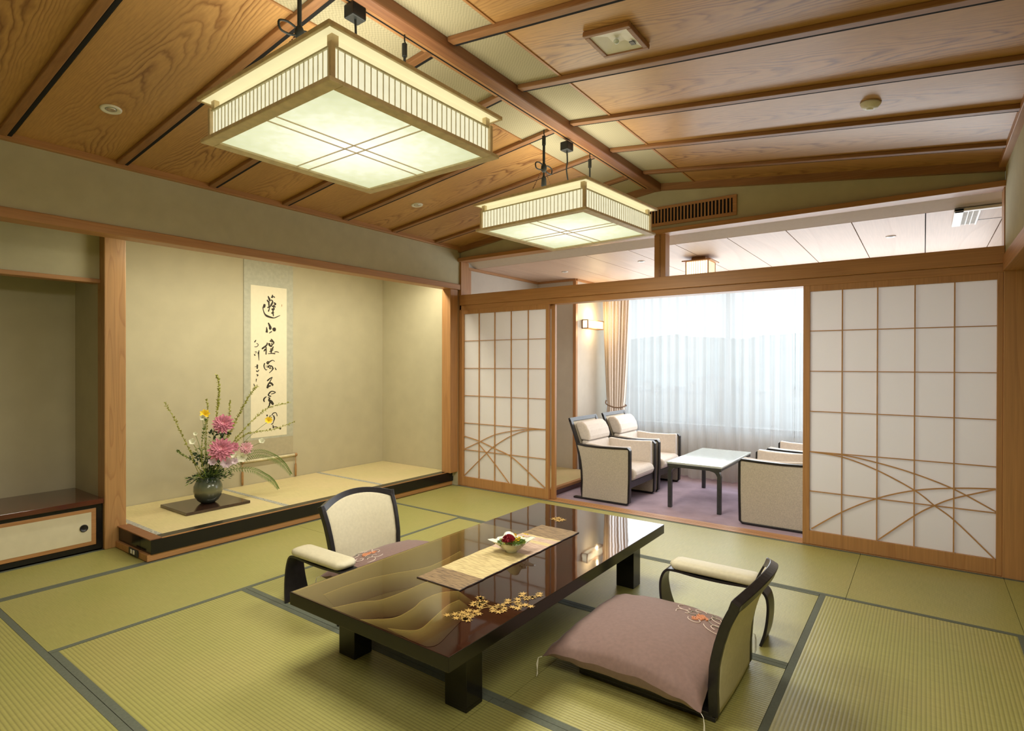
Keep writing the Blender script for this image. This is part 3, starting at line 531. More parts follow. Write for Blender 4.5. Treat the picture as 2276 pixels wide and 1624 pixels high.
# low boarded step with rush top at the left end of the lounge
pl = thing('raised_bench_platform', 'low rush-topped platform with a red-brown riser behind the left shoji door', 'platform', (-3.68, 5.57, ZL))
b = B(); b.box(-.47, .46, -.70, .71, 0, .062); link('riser', b, 'red_lac', pl)
b = B(); b.box(.43, .485, -.70, .71, .062, .092); link('edge_board', b, 'hinoki_y', pl, bevel=.003)
b = B(); b.box(-.47, .43, -.70, .71, .062, .090); link('rush_top', b, 'tat_pale', pl)
# ================================================================== ALCOVE
ap = thing('alcove_platform', 'raised alcove platform with pale rush top and glossy black front beam', 'alcove platform', (-4.25, 3.15, 0))
def A(mb): return mb   # parts below are given in world coordinates, shifted to the platform
def shift(mb, o):
    mb.v = [(a-o[0], b-o[1], c-o[2]) for a, b, c in mb.v]; return mb
O = (-4.25, 3.15, 0)
b = B(); b.box(-4.77, -4.235, 1.64, 4.699, .002, .048); link('plinth', shift(b, O), 'hinoki_y', ap, bevel=.003)
b = B(); b.box(-4.40, -4.222, 1.66, 4.699, .048, .146); link('front_beam', shift(b, O), 'black_lac', ap, bevel=.004)
b = B(); b.box(-4.768, -4.40, 1.66, 1.70, .048, .146); link('end_board', shift(b, O), 'black_lac', ap)
b = B(); b.box(-4.318, -4.226, 1.725, 4.60, .146, .1515); b.box(-4.228, -4.221, 1.728, 4.60, .1465, .1535, 1); link('top_strip', shift(b, O), ['black_lac', 'hinoki_y'], ap)
b = B(); b.box(-4.768, -4.221, 1.650, 1.728, .1465, .1545); link('end_cap', shift(b, O), 'beam_y', ap, bevel=.002)
b = B(); b.box(-5.365, -4.32, 1.712, 4.682, .02, .150); link('rush_mat', shift(b, O), 'tat_pale', ap)
for y0 in (1.726, 2.715, 3.742):
    b = B(); b.box(-5.365, -4.322, y0, y0+.042, .1495, .1515); link('mat_border', shift(b, O), 'heri_mon', ap)
ou = thing('electrical_outlet', 'black double socket plate in the end of the alcove platform', 'socket', (-4.44, 1.637, .030))
b = B(); b.box(-.075, .075, -.006, .002, -.022, .026); link('plate', b, 'dark_plastic', ou, bevel=.003)
for x in (-.028, .014):
    b = B(); b.box(x-.012, x+.012, -.009, -.005, -.010, .018); link('socket', b, 'white_plastic', ou, bevel=.001)

# low cabinet in the niche
cb = thing('low_cabinet', 'low black framed cabinet with cream sliding doors under the niche', 'cabinet', (-5.08, .55, 0))
O = (-5.08, .55, 0)
b = B(); b.box(-5.365, -4.775, -1.38, 1.570, .338, .372); link('top_board', shift(b, O), 'red_lac', cb, bevel=.0015)
b = B(); b.box(-5.36, -4.80, -1.38, 1.570, .012, .045); b.box(-5.36, -4.80, -1.38, 1.570, .310, .338); b.box(-5.36, -4.80, 1.533, 1.570, .045, .31); b.box(-5.36, -5.33, -1.38, 1.533, .045, .31); link('carcass', shift(b, O), 'black_lac', cb)
for i, (y0, y1, x) in enumerate(((.30, 1.531, -4.812), (-.95, .325, -4.84))):
    f = B(); f.box(x, x+.01, y0, y1, .047, .308)
    p = link('sliding_door', shift(f, O), 'hinoki_y', cb, bevel=.002)
    q = B(); q.box(x+.0101, x+.0125, y0+.025, y1-.03, .075, .283); link('door_paper', shift(q, O), 'cream_panel', p)
    yh = y1-.075 if i == 0 else y0+.075
    h = B(); h.v = []; n = 28
    ring = lambda r, xx: [(xx, yh+r*math.cos(2*PI*k/n), .178+r*1.05*math.sin(2*PI*k/n)) for k in range(n)]
    h.loft([ring(.024, x+.0126), ring(.025, x+.017), ring(.020, x+.018), ring(.018, x+.0145), ring(.004, x+.014)]); link('finger_pull', shift(h, O), 'ebony', p, smooth=True)

# hanging scroll
XS = -5.366
sc_ = thing('hanging_scroll', 'tall hanging calligraphy scroll on the alcove wall behind the flowers', 'scroll', (XS, 3.19, 0))
O = (XS, 3.19, 0)
b = B(); b.box(XS, XS+.003, 2.929, 3.462, .42, 2.52); link('silk_mount', shift(b, O), 'silk', sc_)
b = B(); b.box(XS+.003, XS+.0038, 2.929, 3.462, .40, .585); link('lower_silk', shift(b, O), 'silk2', sc_)
b = B(); b.box(XS+.0031, XS+.0042, 2.999, 3.388, .605, 2.118); link('paper', shift(b, O), 'scroll_paper', sc_)
for ci, ch in enumerate(CALLIGRAPHY):
    k = B()
    for si, st in enumerate(ch):
        P = smooth_path([(a, z, w_) for a, z, w_ in st], 5); L = []; R = []
        for i, p in enumerate(P):
            a, q = P[max(i-1, 0)], P[min(i+1, len(P)-1)]; t = Vector((q.x-a.x, q.y-a.y, 0)); t = t.normalized() if t.length > 0 else Vector((1, 0, 0))
            nn = Vector((-t.y, t.x, 0)); hw = max(p.z, .0025)*.52*(1 if 0 < i < len(P)-1 else .35)
            L.append((p.x+nn.x*hw, p.y+nn.y*hw)); R.append((p.x-nn.x*hw, p.y-nn.y*hw))
        x = XS+.0046+.00012*si; n = len(L); k.add([(x, a, z) for a, z in L]+[(x, a, z) for a, z in R], [(i, i+1, n+i+1, n+i) for i in range(n-1)])
    link('written_character', shift(k, O), 'ink' if ci < 8 else 'bamboo', sc_)
b = B(); b.tube([(XS+.016, 2.915, .385), (XS+.016, 3.477, .385)], .0135, 16); rl = link('roller', shift(b, O), 'ivory', sc_, smooth=True)
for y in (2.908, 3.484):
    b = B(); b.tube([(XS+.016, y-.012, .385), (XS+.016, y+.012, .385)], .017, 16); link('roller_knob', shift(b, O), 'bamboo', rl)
    b = B(); b.tube([(XS+.016, y, .37), (XS+.016, y, .30), (XS+.016, y, .28), (XS+.016, y, .20), (XS+.016, y, .16)], [.004, .004, .011, .011, .009], 10); link('knob_shadow_rod', shift(b, O), 'bamboo', sc_, smooth=True)  # thin rods put in where the roller ends only cast shadows

# board, vase, flowers
br = tag(link('display_board', B().box(-.24, .22, -.245, .275, 0, .022), 'ebony', loc=(-4.875, 2.325, .1515), bevel=.003), 'flat dark lacquered board under the flower vase', 'display board')
br.data.materials[0] = M['brown_lac']; br.rotation_euler = (0, 0, 0)
FX, FY = -4.875, 2.352
vs_ = thing('flower_vase', 'round dark olive glazed vase on the lacquered board', 'vase', (FX, FY, .1737))
prof = [(r*.94, z*1.08) for r, z in [(.0005, .0), (.052, .0), (.060, .004), (.085, .022), (.108, .055), (.118, .095), (.116, .13), (.102, .160), (.078, .182), (.062, .192), (.060, .200), (.056, .200), (.052, .190), (.05, .16), (.0005, .15)]]
b = B(); b.lathe(prof, 48); link('vase_body', b, 'vase', vs_, smooth=True)
def stem_pts(k, dx):
    P = STEMS[k]; n = len(P); base_ = Vector((FX, FY, .345)); out = []
    for i, (y, z) in enumerate(P):
        t = i/(n-1); out.append(Vector((-4.88+dx*(1-t), y, z)))
    out[-1] = base_ + Vector((dx*.12, (out[-1].y-FY)*.25, 0)).xyz; return [Vector(p) for p in smooth_path(out, 6)]
def leafy(mb, p, d, ln, wd_, mi=0):
    d = d.normalized(); s = d.cross(Vector((random.uniform(-.4, 1), .3, .4))).normalized(); nn = s.cross(d).normalized()
    a = [p, p+d*ln*.45+s*wd_+nn*wd_*.3, p+d*ln, p+d*ln*.45-s*wd_+nn*wd_*.3, p+d*ln*.5-nn*wd_*.2]
    mb.add(a, [(0, 1, 4), (1, 2, 4), (2, 3, 4), (3, 0, 4)], mi)
BR = [('A', .02, 'long budded branch leaning far left over the vase', 1.0), ('B', -.06, 'tallest upright budded branch in the arrangement', 1.2), ('C', -.10, 'short upright budded branch beside the upper yellow flower', 1.0),
      ('D', .05, 'leafy branch slanting right up to the scroll signature', 1.2), ('E', .10, 'leafy branch arching right across the scroll, upper of two', 1.1), ('F', .16, 'leafy branch arching right across the scroll, lower of two', 1.0),
      ('G', .10, 'upright green stalk on the left of the dahlias', 1.1), ('H', -.12, 'leafy sprig behind the dahlias slanting right', 1.0), ('I', .08, 'small feathery sprig low on the left', .8), ('J', .12, 'short green sprig drooping left at the vase rim', .8)]
for k, dx, lab, sz in BR:
    P = stem_pts(k, dx); o = thing('flowering_branch', lab, 'branch', tuple(P[-1]), 0, 'leafy branches in the vase'); O = tuple(P[-1])
    b = B(); Q = P[::2]+([P[-1]] if len(P) % 2 == 0 else []); b.tube(Q, [.0012+.0022*i/len(Q) for i in range(len(Q))], 6); link('stem', shift(b, O), 'leaf_lt', o)
    b = B(); cnt = len(P)
    for i, p in enumerate(P[:int(cnt*(.72 if k not in 'GIJ' else .9))]):
        q = P[min(i+1, cnt-1)]; d = (p-q)
        if d.length < 1e-6: continue
        d.normalize(); s = d.orthogonal().normalized()
        for j in range(6 if k not in 'BD' else 8):
            ang = random.uniform(0, 2*PI); r = (Matrix.Rotation(ang, 3, d) @ s)
            pp = p.lerp(q, random.random())
            leafy(b, pp, (d*random.uniform(.3, 1)+r*random.uniform(.5, 1)), random.uniform(.011, .024)*sz, random.uniform(.0032, .0062)*sz)
    link('leaves', shift(b, O), 'leaf_lt' if k not in 'GIJ' else 'leaf', o)
def dahlia(lab, y, z, x, r, mat, rows=6):
    o = thing('dahlia', lab, 'flower', (x, y, z), 0, 'pink dahlias in the vase')
    f = Vector((.78, -.50, .36)).normalized(); s = f.cross(Vector((0, 0, 1))).normalized(); u = s.cross(f)
    b = B(); 
    for i in range(rows):
        t = i/(rows-1); n = int(16-7*t); tilt = .12+1.15*t; ln = r*(1.02-.62*t)
        for k in range(n):
            a = 2*PI*(k+.5*(i % 2))/n+random.uniform(-.08, .08); d0 = s*math.cos(a)+u*math.sin(a); side = f.cross(d0)
            tl = tilt+random.uniform(-.12, .12); L2 = ln*random.uniform(.9, 1.08); wd_ = r*.155*(1.2-.4*t)
            rings = []
            for q in range(5):
                v = q/4; ww = wd_*math.sin(PI*(.12+.80*v))*1.0; c_ = d0*(L2*v*math.cos(tl*(1-.25*v)))+f*(L2*v*math.sin(tl*(1-.25*v))+r*.04*i)
                rings += [c_-side*ww+f*ww*.35, c_, c_+side*ww+f*ww*.35]
            b.add(rings, [(q*3+e, q*3+e+1, q*3+e+4, q*3+e+3) for q in range(4) for e in range(2)])
    link('petals', b, mat, o, solid=.0006)
    b = B(); b.ball(f*(r*.28), r*.16, r*.16, r*.16, 10, 6); link('heart', b, 'pink_lt' if mat == 'pink' else 'pink', o, smooth=True)
    e = Vector((FX, FY, .34))-Vector((x, y, z)); b = B(); b.tube(smooth_path([-f*r*.05, -f*r*.5+e*.25, e*.6+Vector((0, 0, .02)), e], 4), .0028, 6); link('stem', b, 'leaf', o)
D = BLOOMS['dahlia']
dahlia('large pink dahlia, the upper one', D[0][0], D[0][1], -4.84, D[0][2]*1.12, 'pink'); dahlia('largest pink dahlia, low in the middle of the arrangement', D[1][0], D[1][1], -4.76, D[1][2]*1.02, 'pink')
dahlia('paler pink dahlia on the right of the arrangement', D[2][0], D[2][1], -4.80, D[2][2]*1.15, 'pink_lt', 5); dahlia('small half hidden pink dahlia between its larger neighbours', D[3][0], D[3][1], -4.84, D[3][2]*1.2, 'pink', 5)
def cup(name, lab, cat, grp, x, y, z, r, mat, np_=6, open_=.9, face=(.8, -.4, .5)):
    o = thing(name, lab, cat, (x, y, z), 0, grp); f = Vector(face).normalized(); s = f.cross(Vector((0, .3, 1))).normalized(); u = s.cross(f); b = B()
    for k in range(np_):
        a = 2*PI*k/np_+.2; d0 = s*math.cos(a)+u*math.sin(a); side = f.cross(d0); rings = []
        for q in range(5):
            v = q/4; ww = r*.42*math.sin(PI*(.10+.82*v)); c_ = d0*(r*open_*v**1.2)+f*(r*.85*math.sin(v*1.5)-r*.3)
            rings += [c_-side*ww+f*ww*.2, c_-f*ww*.1, c_+side*ww+f*ww*.2]
        b.add(rings, [(q*3+e, q*3+e+1, q*3+e+4, q*3+e+3) for q in range(4) for e in range(2)])
    link('petals', b, mat, o, solid=.0006)
    e = Vector((FX, FY, .345))-Vector((x, y, z)); b = B(); b.tube(smooth_path([-f*r*.2, e*.3+Vector((0, 0, .03)), e*.65+Vector((0, 0, .02)), e], 4), .0018, 5); link('stem', b, 'leaf', o)
Y_ = BLOOMS['yellow']; cup('yellow_flower', 'yellow flower at the upper left beside a white bud', 'flower', 'yellow flowers in the vase', -4.92, Y_[0][0], Y_[0][1], .040, 'yellow', 7, 1.0); cup('yellow_flower', 'yellow flower on the right in front of the scroll', 'flower', 'yellow flowers in the vase', -4.80, Y_[1][0], Y_[1][1], .038, 'yellow', 7, .9)
wl = ['white bud beside the upper left yellow flower', 'white blossom at the far left of the arrangement', 'white blossom at the far right, in front of the scroll edge', 'white blossom above the paler pink dahlia', 'white bell flower at the right below the paler dahlia', 'white bell flower just right of the largest dahlia', 'small white blossom over the fern leaf', 'small white blossom upper left of its far left neighbour']
for q, lab in zip(BLOOMS['white'], wl): cup('white_flower', lab, 'flower', 'white flowers in the vase', -4.86+random.uniform(-.04, .08), q[0], q[1], q[2]*1.5, 'white', 5, .7, (.7, -.3, random.uniform(-.2, .6)))
for q, lab in zip(BLOOMS['lilac'], ['pale lilac blossom left above the vase rim', 'wide pale lilac blossom above the middle of the rim', 'pale lilac blossom right above the rim']): cup('lilac_flower', lab, 'flower', 'lilac flowers in the vase', -4.78, q[0], q[1], q[2]*1.0, 'lilac', 8, 1.0)
for k, dx, lab in (('fern1', .12, 'upper arching fern frond reaching right past the scroll'), ('fern2', .20, 'lower drooping fern frond on the right of the vase')):
    P = stem_pts(k, dx) if False else [Vector(p) for p in smooth_path([(FX+dx*i/6, y, z) for i, (y, z) in enumerate(STEMS[k])], 8)]
    o = thing('fern_frond', lab, 'fern leaf', tuple(P[0]), 0, 'fern fronds in the vase'); O = tuple(P[0])
    b = B(); b.tube(P[::2], .0024, 5); link('stem', shift(b, O), 'leaf', o)
    b = B(); n = len(P)
    for i in range(8, n-1):
        t = (P[i+1]-P[i-1]).normalized(); fr_ = (i-8)/(n-9); ln = (.066 if k == 'fern1' else .048)*math.sin(PI*(.12+.80*fr_))**.7
        for sg in (-1, 1):
            sv = t.cross(Vector((1, 0, 0))).normalized(); d = (t*.55+sv*sg*(.85 if sg > 0 else .6)+Vector((.25*sg, 0, -.25))).normalized()
            sd = d.cross(Vector((1, 0, 0))).normalized()*.0038; p = P[i]; e = p+d*ln+Vector((0, 0, -ln*.15)); m_ = p+d*ln*.5
            b.add([p, m_+sd, e, m_-sd], [(0, 1, 2, 3)])
    link('leaflets', shift(b, O), 'leaf', o, solid=.0005)
# greenery round the vase mouth: small leaves nobody could count
b = B()
for i in range(900):
    a = random.uniform(0, 2*PI); r = min(.13, abs(random.gauss(0, .062))); z = .36+random.uniform(0, .10)*(1-min(1, r/.2)); p = Vector((FX+r*math.cos(a)*.9, FY+.015+r*math.sin(a)*1.25, z))
    d = Vector((math.cos(a)+random.uniform(-.5, .5), math.sin(a)+random.uniform(-.5, .5), random.uniform(-.5, .7)))
    leafy(b, p, d, random.uniform(.018, .048), random.uniform(.002, .006), 0 if random.random() < .45 else 1)
for y, z in BLOOMS['dark']:
    for i in range(18): leafy(b, Vector((-4.88+random.gauss(0, .03), y+random.gauss(0, .022), z+random.gauss(0, .022))), Vector((random.uniform(0, 1), random.uniform(-1, 1), random.uniform(-1, .6))), random.uniform(.03, .05), random.uniform(.009, .016), 1)
for i in range(560):
    a = random.uniform(-.1, 1.25); r = random.uniform(.06, .30); y = FY+.05+math.sin(a-.62)*r*.95; z = .40+math.cos(a-.62)*r*.95
    leafy(b, Vector((-4.90+random.gauss(0, .03), y, z)), Vector((random.uniform(-.3, 1), random.uniform(-1, 1), random.uniform(-.3, 1))), random.uniform(.010, .022), random.uniform(.003, .006), 2 if random.random() < .6 else 0)
g = link('foliage', b, ['leaf', 'leaf_dk', 'leaf_lt'], loc=(0, 0, 0)); g['kind'] = 'stuff'; g['label'] = 'dense dark green foliage round the vase mouth'; g['category'] = 'foliage'
# ================================================================== LOW TABLE
TX0, TX1, TY0, TY1, TT = -2.232, -1.300, 1.425, 3.395, .352
O = (-1.766, 2.41, 0)
tb = thing('low_table', 'long low black lacquered table with gold hill and maple decoration', 'table', O, 0)
b = B(); b.box(TX0, TX1, TY0, TY1, .297, TT); to = link('tabletop', shift(b, O), ['lac_top', 'edge_lac'], tb, bevel=.0022, seg=2)
for p in to.data.polygons: p.material_index = 0 if p.normal.z > .5 else 1
for x, y in ((-1.475, 1.705), (-2.14, 1.705), (-1.455, 3.21), (-2.12, 3.21)):
    b = B(); b.box(x-.056, x+.056, y-.05, y+.05, .001, .30); link('leg', shift(b, O), 'black_lac', tb, bevel=.003)
# gold-dusted hills: ridge lines drawn on the lacquer, each fading away from its ridge
NR = [[(-2.10,1.44),(-2.20,1.9),(-2.215,2.4)]]
hill_o = []
def ridge_strip(pts, width, lift, dirv):
    P = smooth_path(pts, 8); n = len(P); vs = []; uv = []
    for i, p in enumerate(P):
        for j in range(2):
            q = Vector((p.x+dirv[0]*width*j, p.y+dirv[1]*width*j, 0)); q.x = min(max(q.x, TX0+.006), TX1-.006); q.y = min(max(q.y, TY0+.006), TY1-.006)
            vs.append((q.x-O[0], q.y-O[1], TT+lift)); uv.append(j)
    fs = [(2*i, 2*i+1, 2*i+3, 2*i+2) for i in range(n-1)]
    me = bpy.data.meshes.new('gold_hill_decoration'); me.from_pydata(vs, [], fs); me.materials.append(M['hill']); ul = me.uv_layers.new()
    for lp in me.loops: ul.data[lp.index].uv = (.5, uv[lp.vertex_index])
    o = bpy.data.objects.new('gold_hill_decoration', me); COL.objects.link(o); o.parent = tb; return o
ridge_strip([(-2.225, 1.432), (-2.225, 2.0), (-2.225, 2.45), (-2.225, 2.75)], .52, .0003, (1, -.0))
for i, r in enumerate(RIDGES[:4]): ridge_strip(r, .21-.02*i, .0005+.0002*i, (.9, -.35))
def maple(x, y, r, rot):
    b = B(); pts = []
    for k in range(14):
        a = rot+2*PI*k/14; rr = r*(1 if k % 2 == 0 else .42)*(1 if k != 7 else .7); pts.append((x+rr*math.cos(a)-O[0], y+rr*math.sin(a)-O[1], TT+.0018))
    c = [(x-O[0], y-O[1], TT+.0018)]; b.add(c+pts, [(0, 1+k, 1+(k+1) % 14) for k in range(14)])
    link('maple_leaf_decoration', b, 'gold', tb)
rm = random.Random(5)
for i, (x, y) in enumerate(MAPLES): maple(x, y, .022, i*.7); maple(x+rm.gauss(0, .017), y+rm.gauss(0, .022), .019, i*1.3)
for i, (x, y) in enumerate(MAPLES2): maple(x, y, .035, i*.9)
for tw in TWIGS:
    b = B(); b.bar([(x-O[0], y-O[1], TT+.0016) for x, y in tw], (0, 0, 1), .0006, .004); link('twig_decoration', b, 'gold', tb)

# runner
def wav(t, k): return .0015*math.sin(t*37+k)+.001*math.sin(t*91+k*2)
rn = MB(); secs = [(1.868, 2.03, 1), (2.03, 2.42, 0), (2.42, 2.60, 2), (2.60, 2.64, 0), (2.64, 2.70, 2), (2.70, 2.72, 0), (2.72, 2.925, 1)]
for y0, y1, mi in secs:
    rn.grid(lambda u, v, y0=y0, y1=y1: (-1.902+.262*u+wav(y0+(y1-y0)*v, u*3), y0+(y1-y0)*v+wav(u, 2), TT+.0035+.0006*math.sin(u*9)*math.sin((y0+(y1-y0)*v)*17)), 10, 8, mi)
rn.tube([(-1.640+wav(1.868+1.057*i/40, 3), 1.868+1.057*i/40, TT+.0026) for i in range(41)], .0022, 6, 3); rn.tube([(-1.902+.262*i/20, 1.868, TT+.0026) for i in range(21)], .0022, 6, 3)
tag(link('table_runner', rn, ['run_gold', 'run_brown', 'run_mauve', 'run_edge'], solid=.0016), 'gold and brown brocade runner along the middle of the low table', 'table runner')
# bowl
bw = thing('porcelain_bowl', 'pale porcelain bowl with four pointed corners on the runner', 'bowl', (-1.757, 2.415, TT+.0048))
def bowl_ring(r, z, pt, n=64):
    out = []
    for k in range(n):
        a = 2*PI*k/n; c4 = math.cos(4*(a-PI/4)); rr = r*(1+pt*(max(0, c4)**2*.42-.12+.04*math.cos(12*a))); out.append((rr*math.cos(a), rr*math.sin(a), z+pt*.010*max(0, c4)))
    return out
b = B(); b.loft([bowl_ring(.030, 0, 0), bowl_ring(.032, .008, 0), bowl_ring(.048, .018, .1), bowl_ring(.072, .038, .45), bowl_ring(.096, .058, .9), bowl_ring(.102, .060, 1), bowl_ring(.094, .057, .95), bowl_ring(.066, .036, .45), bowl_ring(.03, .018, .05), bowl_ring(.002, .016, 0)])
link('bowl_body', b, 'porcelain', bw, smooth=True)
bc = (-1.757, 2.415, TT+.046)
o = thing('chrysanthemum', 'dark red domed chrysanthemum in the porcelain bowl', 'flower', (bc[0]-.014, bc[1]-.008, bc[2]+.012)); b = B()
for i in range(420):
    z = random.uniform(0, 1); a = random.uniform(0, 2*PI); r = math.sqrt(1-z*z); d = Vector((r*math.cos(a), r*math.sin(a), z)); leafy(b, d*.028, d+Vector((0, 0, .2)), .011, .0035)
link('petals', b, 'crimson', o); b = B(); b.ball((0, 0, 0), .029, .029, .029, 14, 8); link('heart', b, 'crimson', o, smooth=True)
o = thing('yellow_flower_cluster', 'small yellow flowers beside the red bloom in the porcelain bowl', 'flower', (bc[0]+.025, bc[1]+.030, bc[2]+.02)); b = B()
for i in range(16):
    c = Vector((random.gauss(0, .016), random.gauss(0, .018), random.uniform(-.004, .02)))
    for k in range(6): d = Vector((math.cos(k*1.05), math.sin(k*1.05), .5)); leafy(b, c, d, .009, .0035)
link('petals', b, 'yellow', o)
b = B()
for i in range(620):
    a = random.uniform(0, 2*PI); r = random.uniform(.01, .068); leafy(b, Vector((bc[0]+r*math.cos(a), bc[1]+r*math.sin(a), bc[2]+.002+random.uniform(0, .020)*(1-r/.09))), Vector((math.cos(a), math.sin(a), random.uniform(0, .8))), random.uniform(.010, .02), random.uniform(.003, .006), 0 if i % 3 else 1)
g = link('parsley_greenery', b, ['leaf', 'leaf_lt']); g['kind'] = 'stuff'; g['label'] = 'curly green leaves filling the porcelain bowl'; g['category'] = 'greenery'

# ================================================================== LEGLESS CHAIRS, ARMRESTS, CUSHIONS
BACK = [(0, .0), (.12, .002), (.22, -.004), (.30, -.022), (.38, -.046), (.45, -.078), (.52, -.118)]
def bx(z):
    for (z0, x0), (z1, x1) in zip(BACK[:-1], BACK[1:]):
        if z <= z1: return x0+(x1-x0)*(z-z0)/(z1-z0)
    return BACK[-1][1]
def backpt(u, v, off=0):
    hw = .248+.026*v; zt = .462+.050*(1-u*u); z = .022+v*(zt-.022)
    return (bx(z)-.030*(1-u*u)*min(1, v*2+.2)+off, u*hw, z)
def zaisu(label, loc, rz):
    c = thing('floor_chair', label, 'legless chair', loc, rz, 'legless floor chairs at the low table')
    b = B(); b.box(-.012, .57, -.262, .262, .002, .020); b.box(.0, .57, -.262, -.235, .016, .034); b.box(.0, .57, .235, .262, .016, .034); link('seat_board', b, 'ebony', c, bevel=.004)
    pts = [backpt(-1, j/14) for j in range(15)]; R = [backpt(1, j/14) for j in range(15)]
    for S in (pts, R): b = B(); b.bar([(p[0]-.004, p[1], p[2]) for p in S], (0, 1, 0), .030, .036); link('stile', b, 'ebony', c, bevel=.004)
    b = B(); T = []
    for i in range(25):
        u = -1.06+2.12*i/24; p = backpt(max(-1, min(1, u)), 1); T.append(Vector((p[0]-.002, u*.274, p[2]+.004)))
    rings = []
    for i, p in enumerate(T):
        a, q = T[max(i-1, 0)], T[min(i+1, len(T)-1)]; t = (q-a).normalized(); up = Vector((-.38, 0, 1)).normalized(); sd = t.cross(up).normalized(); up = sd.cross(t)
        rings.append([p+sd*.018+up*.015, p-sd*.018+up*.013, p-sd*.018-up*.025, p+sd*.018-up*.025])
    b.loft(rings); link('top_rail', b, 'ebony', c, bevel=.003)
    b = B(); b.grid(lambda u, v: backpt(-.97+1.94*u, .0+.995*v, .010-.010*abs(2*u-1)**6), 20, 20); 
    link('back_upholstery', b, 'cream_vinyl', c, smooth=True, solid=.012)
    b = B(); b.grid(lambda u, v: backpt(-.97+1.94*u, .0+.995*v, -.012), 20, 20); link('rear_panel', b, 'cream_vinyl', c, smooth=True, solid=.010)
    return c
ch_r = zaisu('floor chair seen from behind at the right of the low table', (-.640, 2.425, .0), PI)
ch_l = dup(ch_r, (-2.862, 2.372, .0), 0, 'floor chair facing the room on the alcove side of the low table')
def armrest(label, loc, rz):
    c = thing('armrest_stand', label, 'armrest', loc, rz, 'bent wood armrest stands beside the floor chairs')
    P = smooth_path([(-.235, 0, .002), (-.252, 0, .06), (-.262, 0, .13), (-.262, 0, .20), (-.245, 0, .245), (-.20, 0, .262), (-.05, 0, .256), (.08, 0, .256), (.20, 0, .262), (.245, 0, .25), (.268, 0, .20), (.266, 0, .13), (.250, 0, .06), (.228, 0, .002)], 6)
    wd_ = [.105+.055*max(0, 1-p.z/.22) for p in P]
    b = B(); b.bar(P, (0, 1, 0), wd_, .013); link('bent_frame', b, 'ebony', c, bevel=.003)
    b = B(); rings = []; n = 18
    for i in range(23):
        t = i/22; x = -.225+.45*t; e = min(1, math.sin(PI*min(1, max(0, t)))*4.2+.12); rw = .066*e**.35; rh = .024*e**.5
        zc = .266+.010*(2*t-1)**2*0 + .024
        rings.append([(x, rw*math.copysign(abs(math.cos(a))**.55, math.cos(a)), zc+rh*math.copysign(abs(math.sin(a))**.7, math.sin(a))) for a in [2*PI*k/n for k in range(n)]])
    b.loft(rings); link('arm_pad', b, 'cream_vinyl', c, smooth=True)
    return c
ar = armrest('armrest stand with cream pad on the far side of the right chair', (-.862, 2.955, 0), PI)
dup(ar, (-2.655, 1.895, 0), 0, 'armrest stand with cream pad on the near side of the left chair')
def cush_z(s, t): return .102*max(0, (1-s*s)*(1-t*t))**.42
def cush_pt(s, t, up, A_=.338, B_=.365):
    x = A_*s*(1-.075*(1-t*t)*abs(s)**3); y = B_*t*(1-.075*(1-s*s)*abs(t)**3); h = cush_z(s, t)
    cr = (abs(s)*abs(t))**3
    pk = .006*math.sin(9*s+4*t)*math.sin(7*t-3*s)*(1-cush_z(s, t)/.102)+.004*math.sin(23*(s+t))*abs(s*t)**1.5
    return (x, y, .110-.025*cr+pk+(h if up else -min(h*.95, .078)))
def cushion(label, loc, rz):
    c = thing('floor_cushion', label, 'cushion', loc, rz, 'mauve cushions on the floor chairs')
    b = B(); N = 40; f = lambda k: math.copysign(abs(2*k-1)**.8, 2*k-1)
    b.grid(lambda u, v: cush_pt(f(u), f(v), True), N, N); b.grid(lambda u, v: cush_pt(f(1-u), f(v), False), N, N); link('cushion_cover', b, 'purple_cloth', c, smooth=True)
    e = B(); e2 = B(); e3 = B()
    def P_(x, y): # surface point above local x, y
        return (x, y, cush_pt(x/.338, y/.365, True)[2]+.0015)
    def curl(mb, cx, cy_, r, a0, turns, shrink=.25, w_=.0019):
        pts = []
        for i in range(26):
            t = i/25; a = a0+turns*2*PI*t; rr = r*(1-(1-shrink)*t); pts.append(P_(cx+rr*math.cos(a), cy_+rr*math.sin(a)))
        mb.tube(pts, w_, 5)
    cx, cy_ = .175, .16
    curl(e, cx-.085, cy_+.045, .045, 2.2, .8); curl(e, cx-.075, cy_-.01, .04, -2.4, -.8); curl(e, cx+.075, cy_-.05, .05, 3.4, 1.2); curl(e, cx-.01, cy_-.055, .035, 3.0, .9); curl(e, cx+.06, cy_+.045, .045, .2, -1.0); curl(e, cx-.03, cy_+.065, .03, 0, 1)
    for k in range(9): curl(e2, cx+random.gauss(0, .018), cy_+random.gauss(0, .02), .018, k*.9, 1.1, .2, .0034)
    curl(e3, cx+.07, cy_+.0, .045, 2, 1); curl(e3, cx+.04, cy_+.075, .03, 1, -1); curl(e3, cx-.045, cy_+.02, .03, 4, 1)
    link('pale_embroidery', e, 'thread_w', c); link('orange_embroidery', e2, 'thread_o', c); link('grey_embroidery', e3, 'thread_g', c)
    for s, t in ((-1, -1), (1, -1), (-1, 1), (1, 1)):
        p = Vector(cush_pt(s, t, True)); b = B()
        for k in range(3): b.tube([p, p+Vector((s*.012, t*.012, -.004)), p+Vector((s*(.014+.002*k), t*(.014+.003*(k-1)), -.03)), Vector((p.x+s*.016+.003*(k-1), p.y+t*.014, .012-loc[2]+.006*k))], .0012, 5)
        link('tassel', b, 'string', c)
    return c
cu = cushion('mauve embroidered cushion on the right floor chair', (-.978, 2.397, .018), 0)
dup(cu, (-2.505, 2.372, .018), PI, 'mauve embroidered cushion half under the table on the left floor chair')

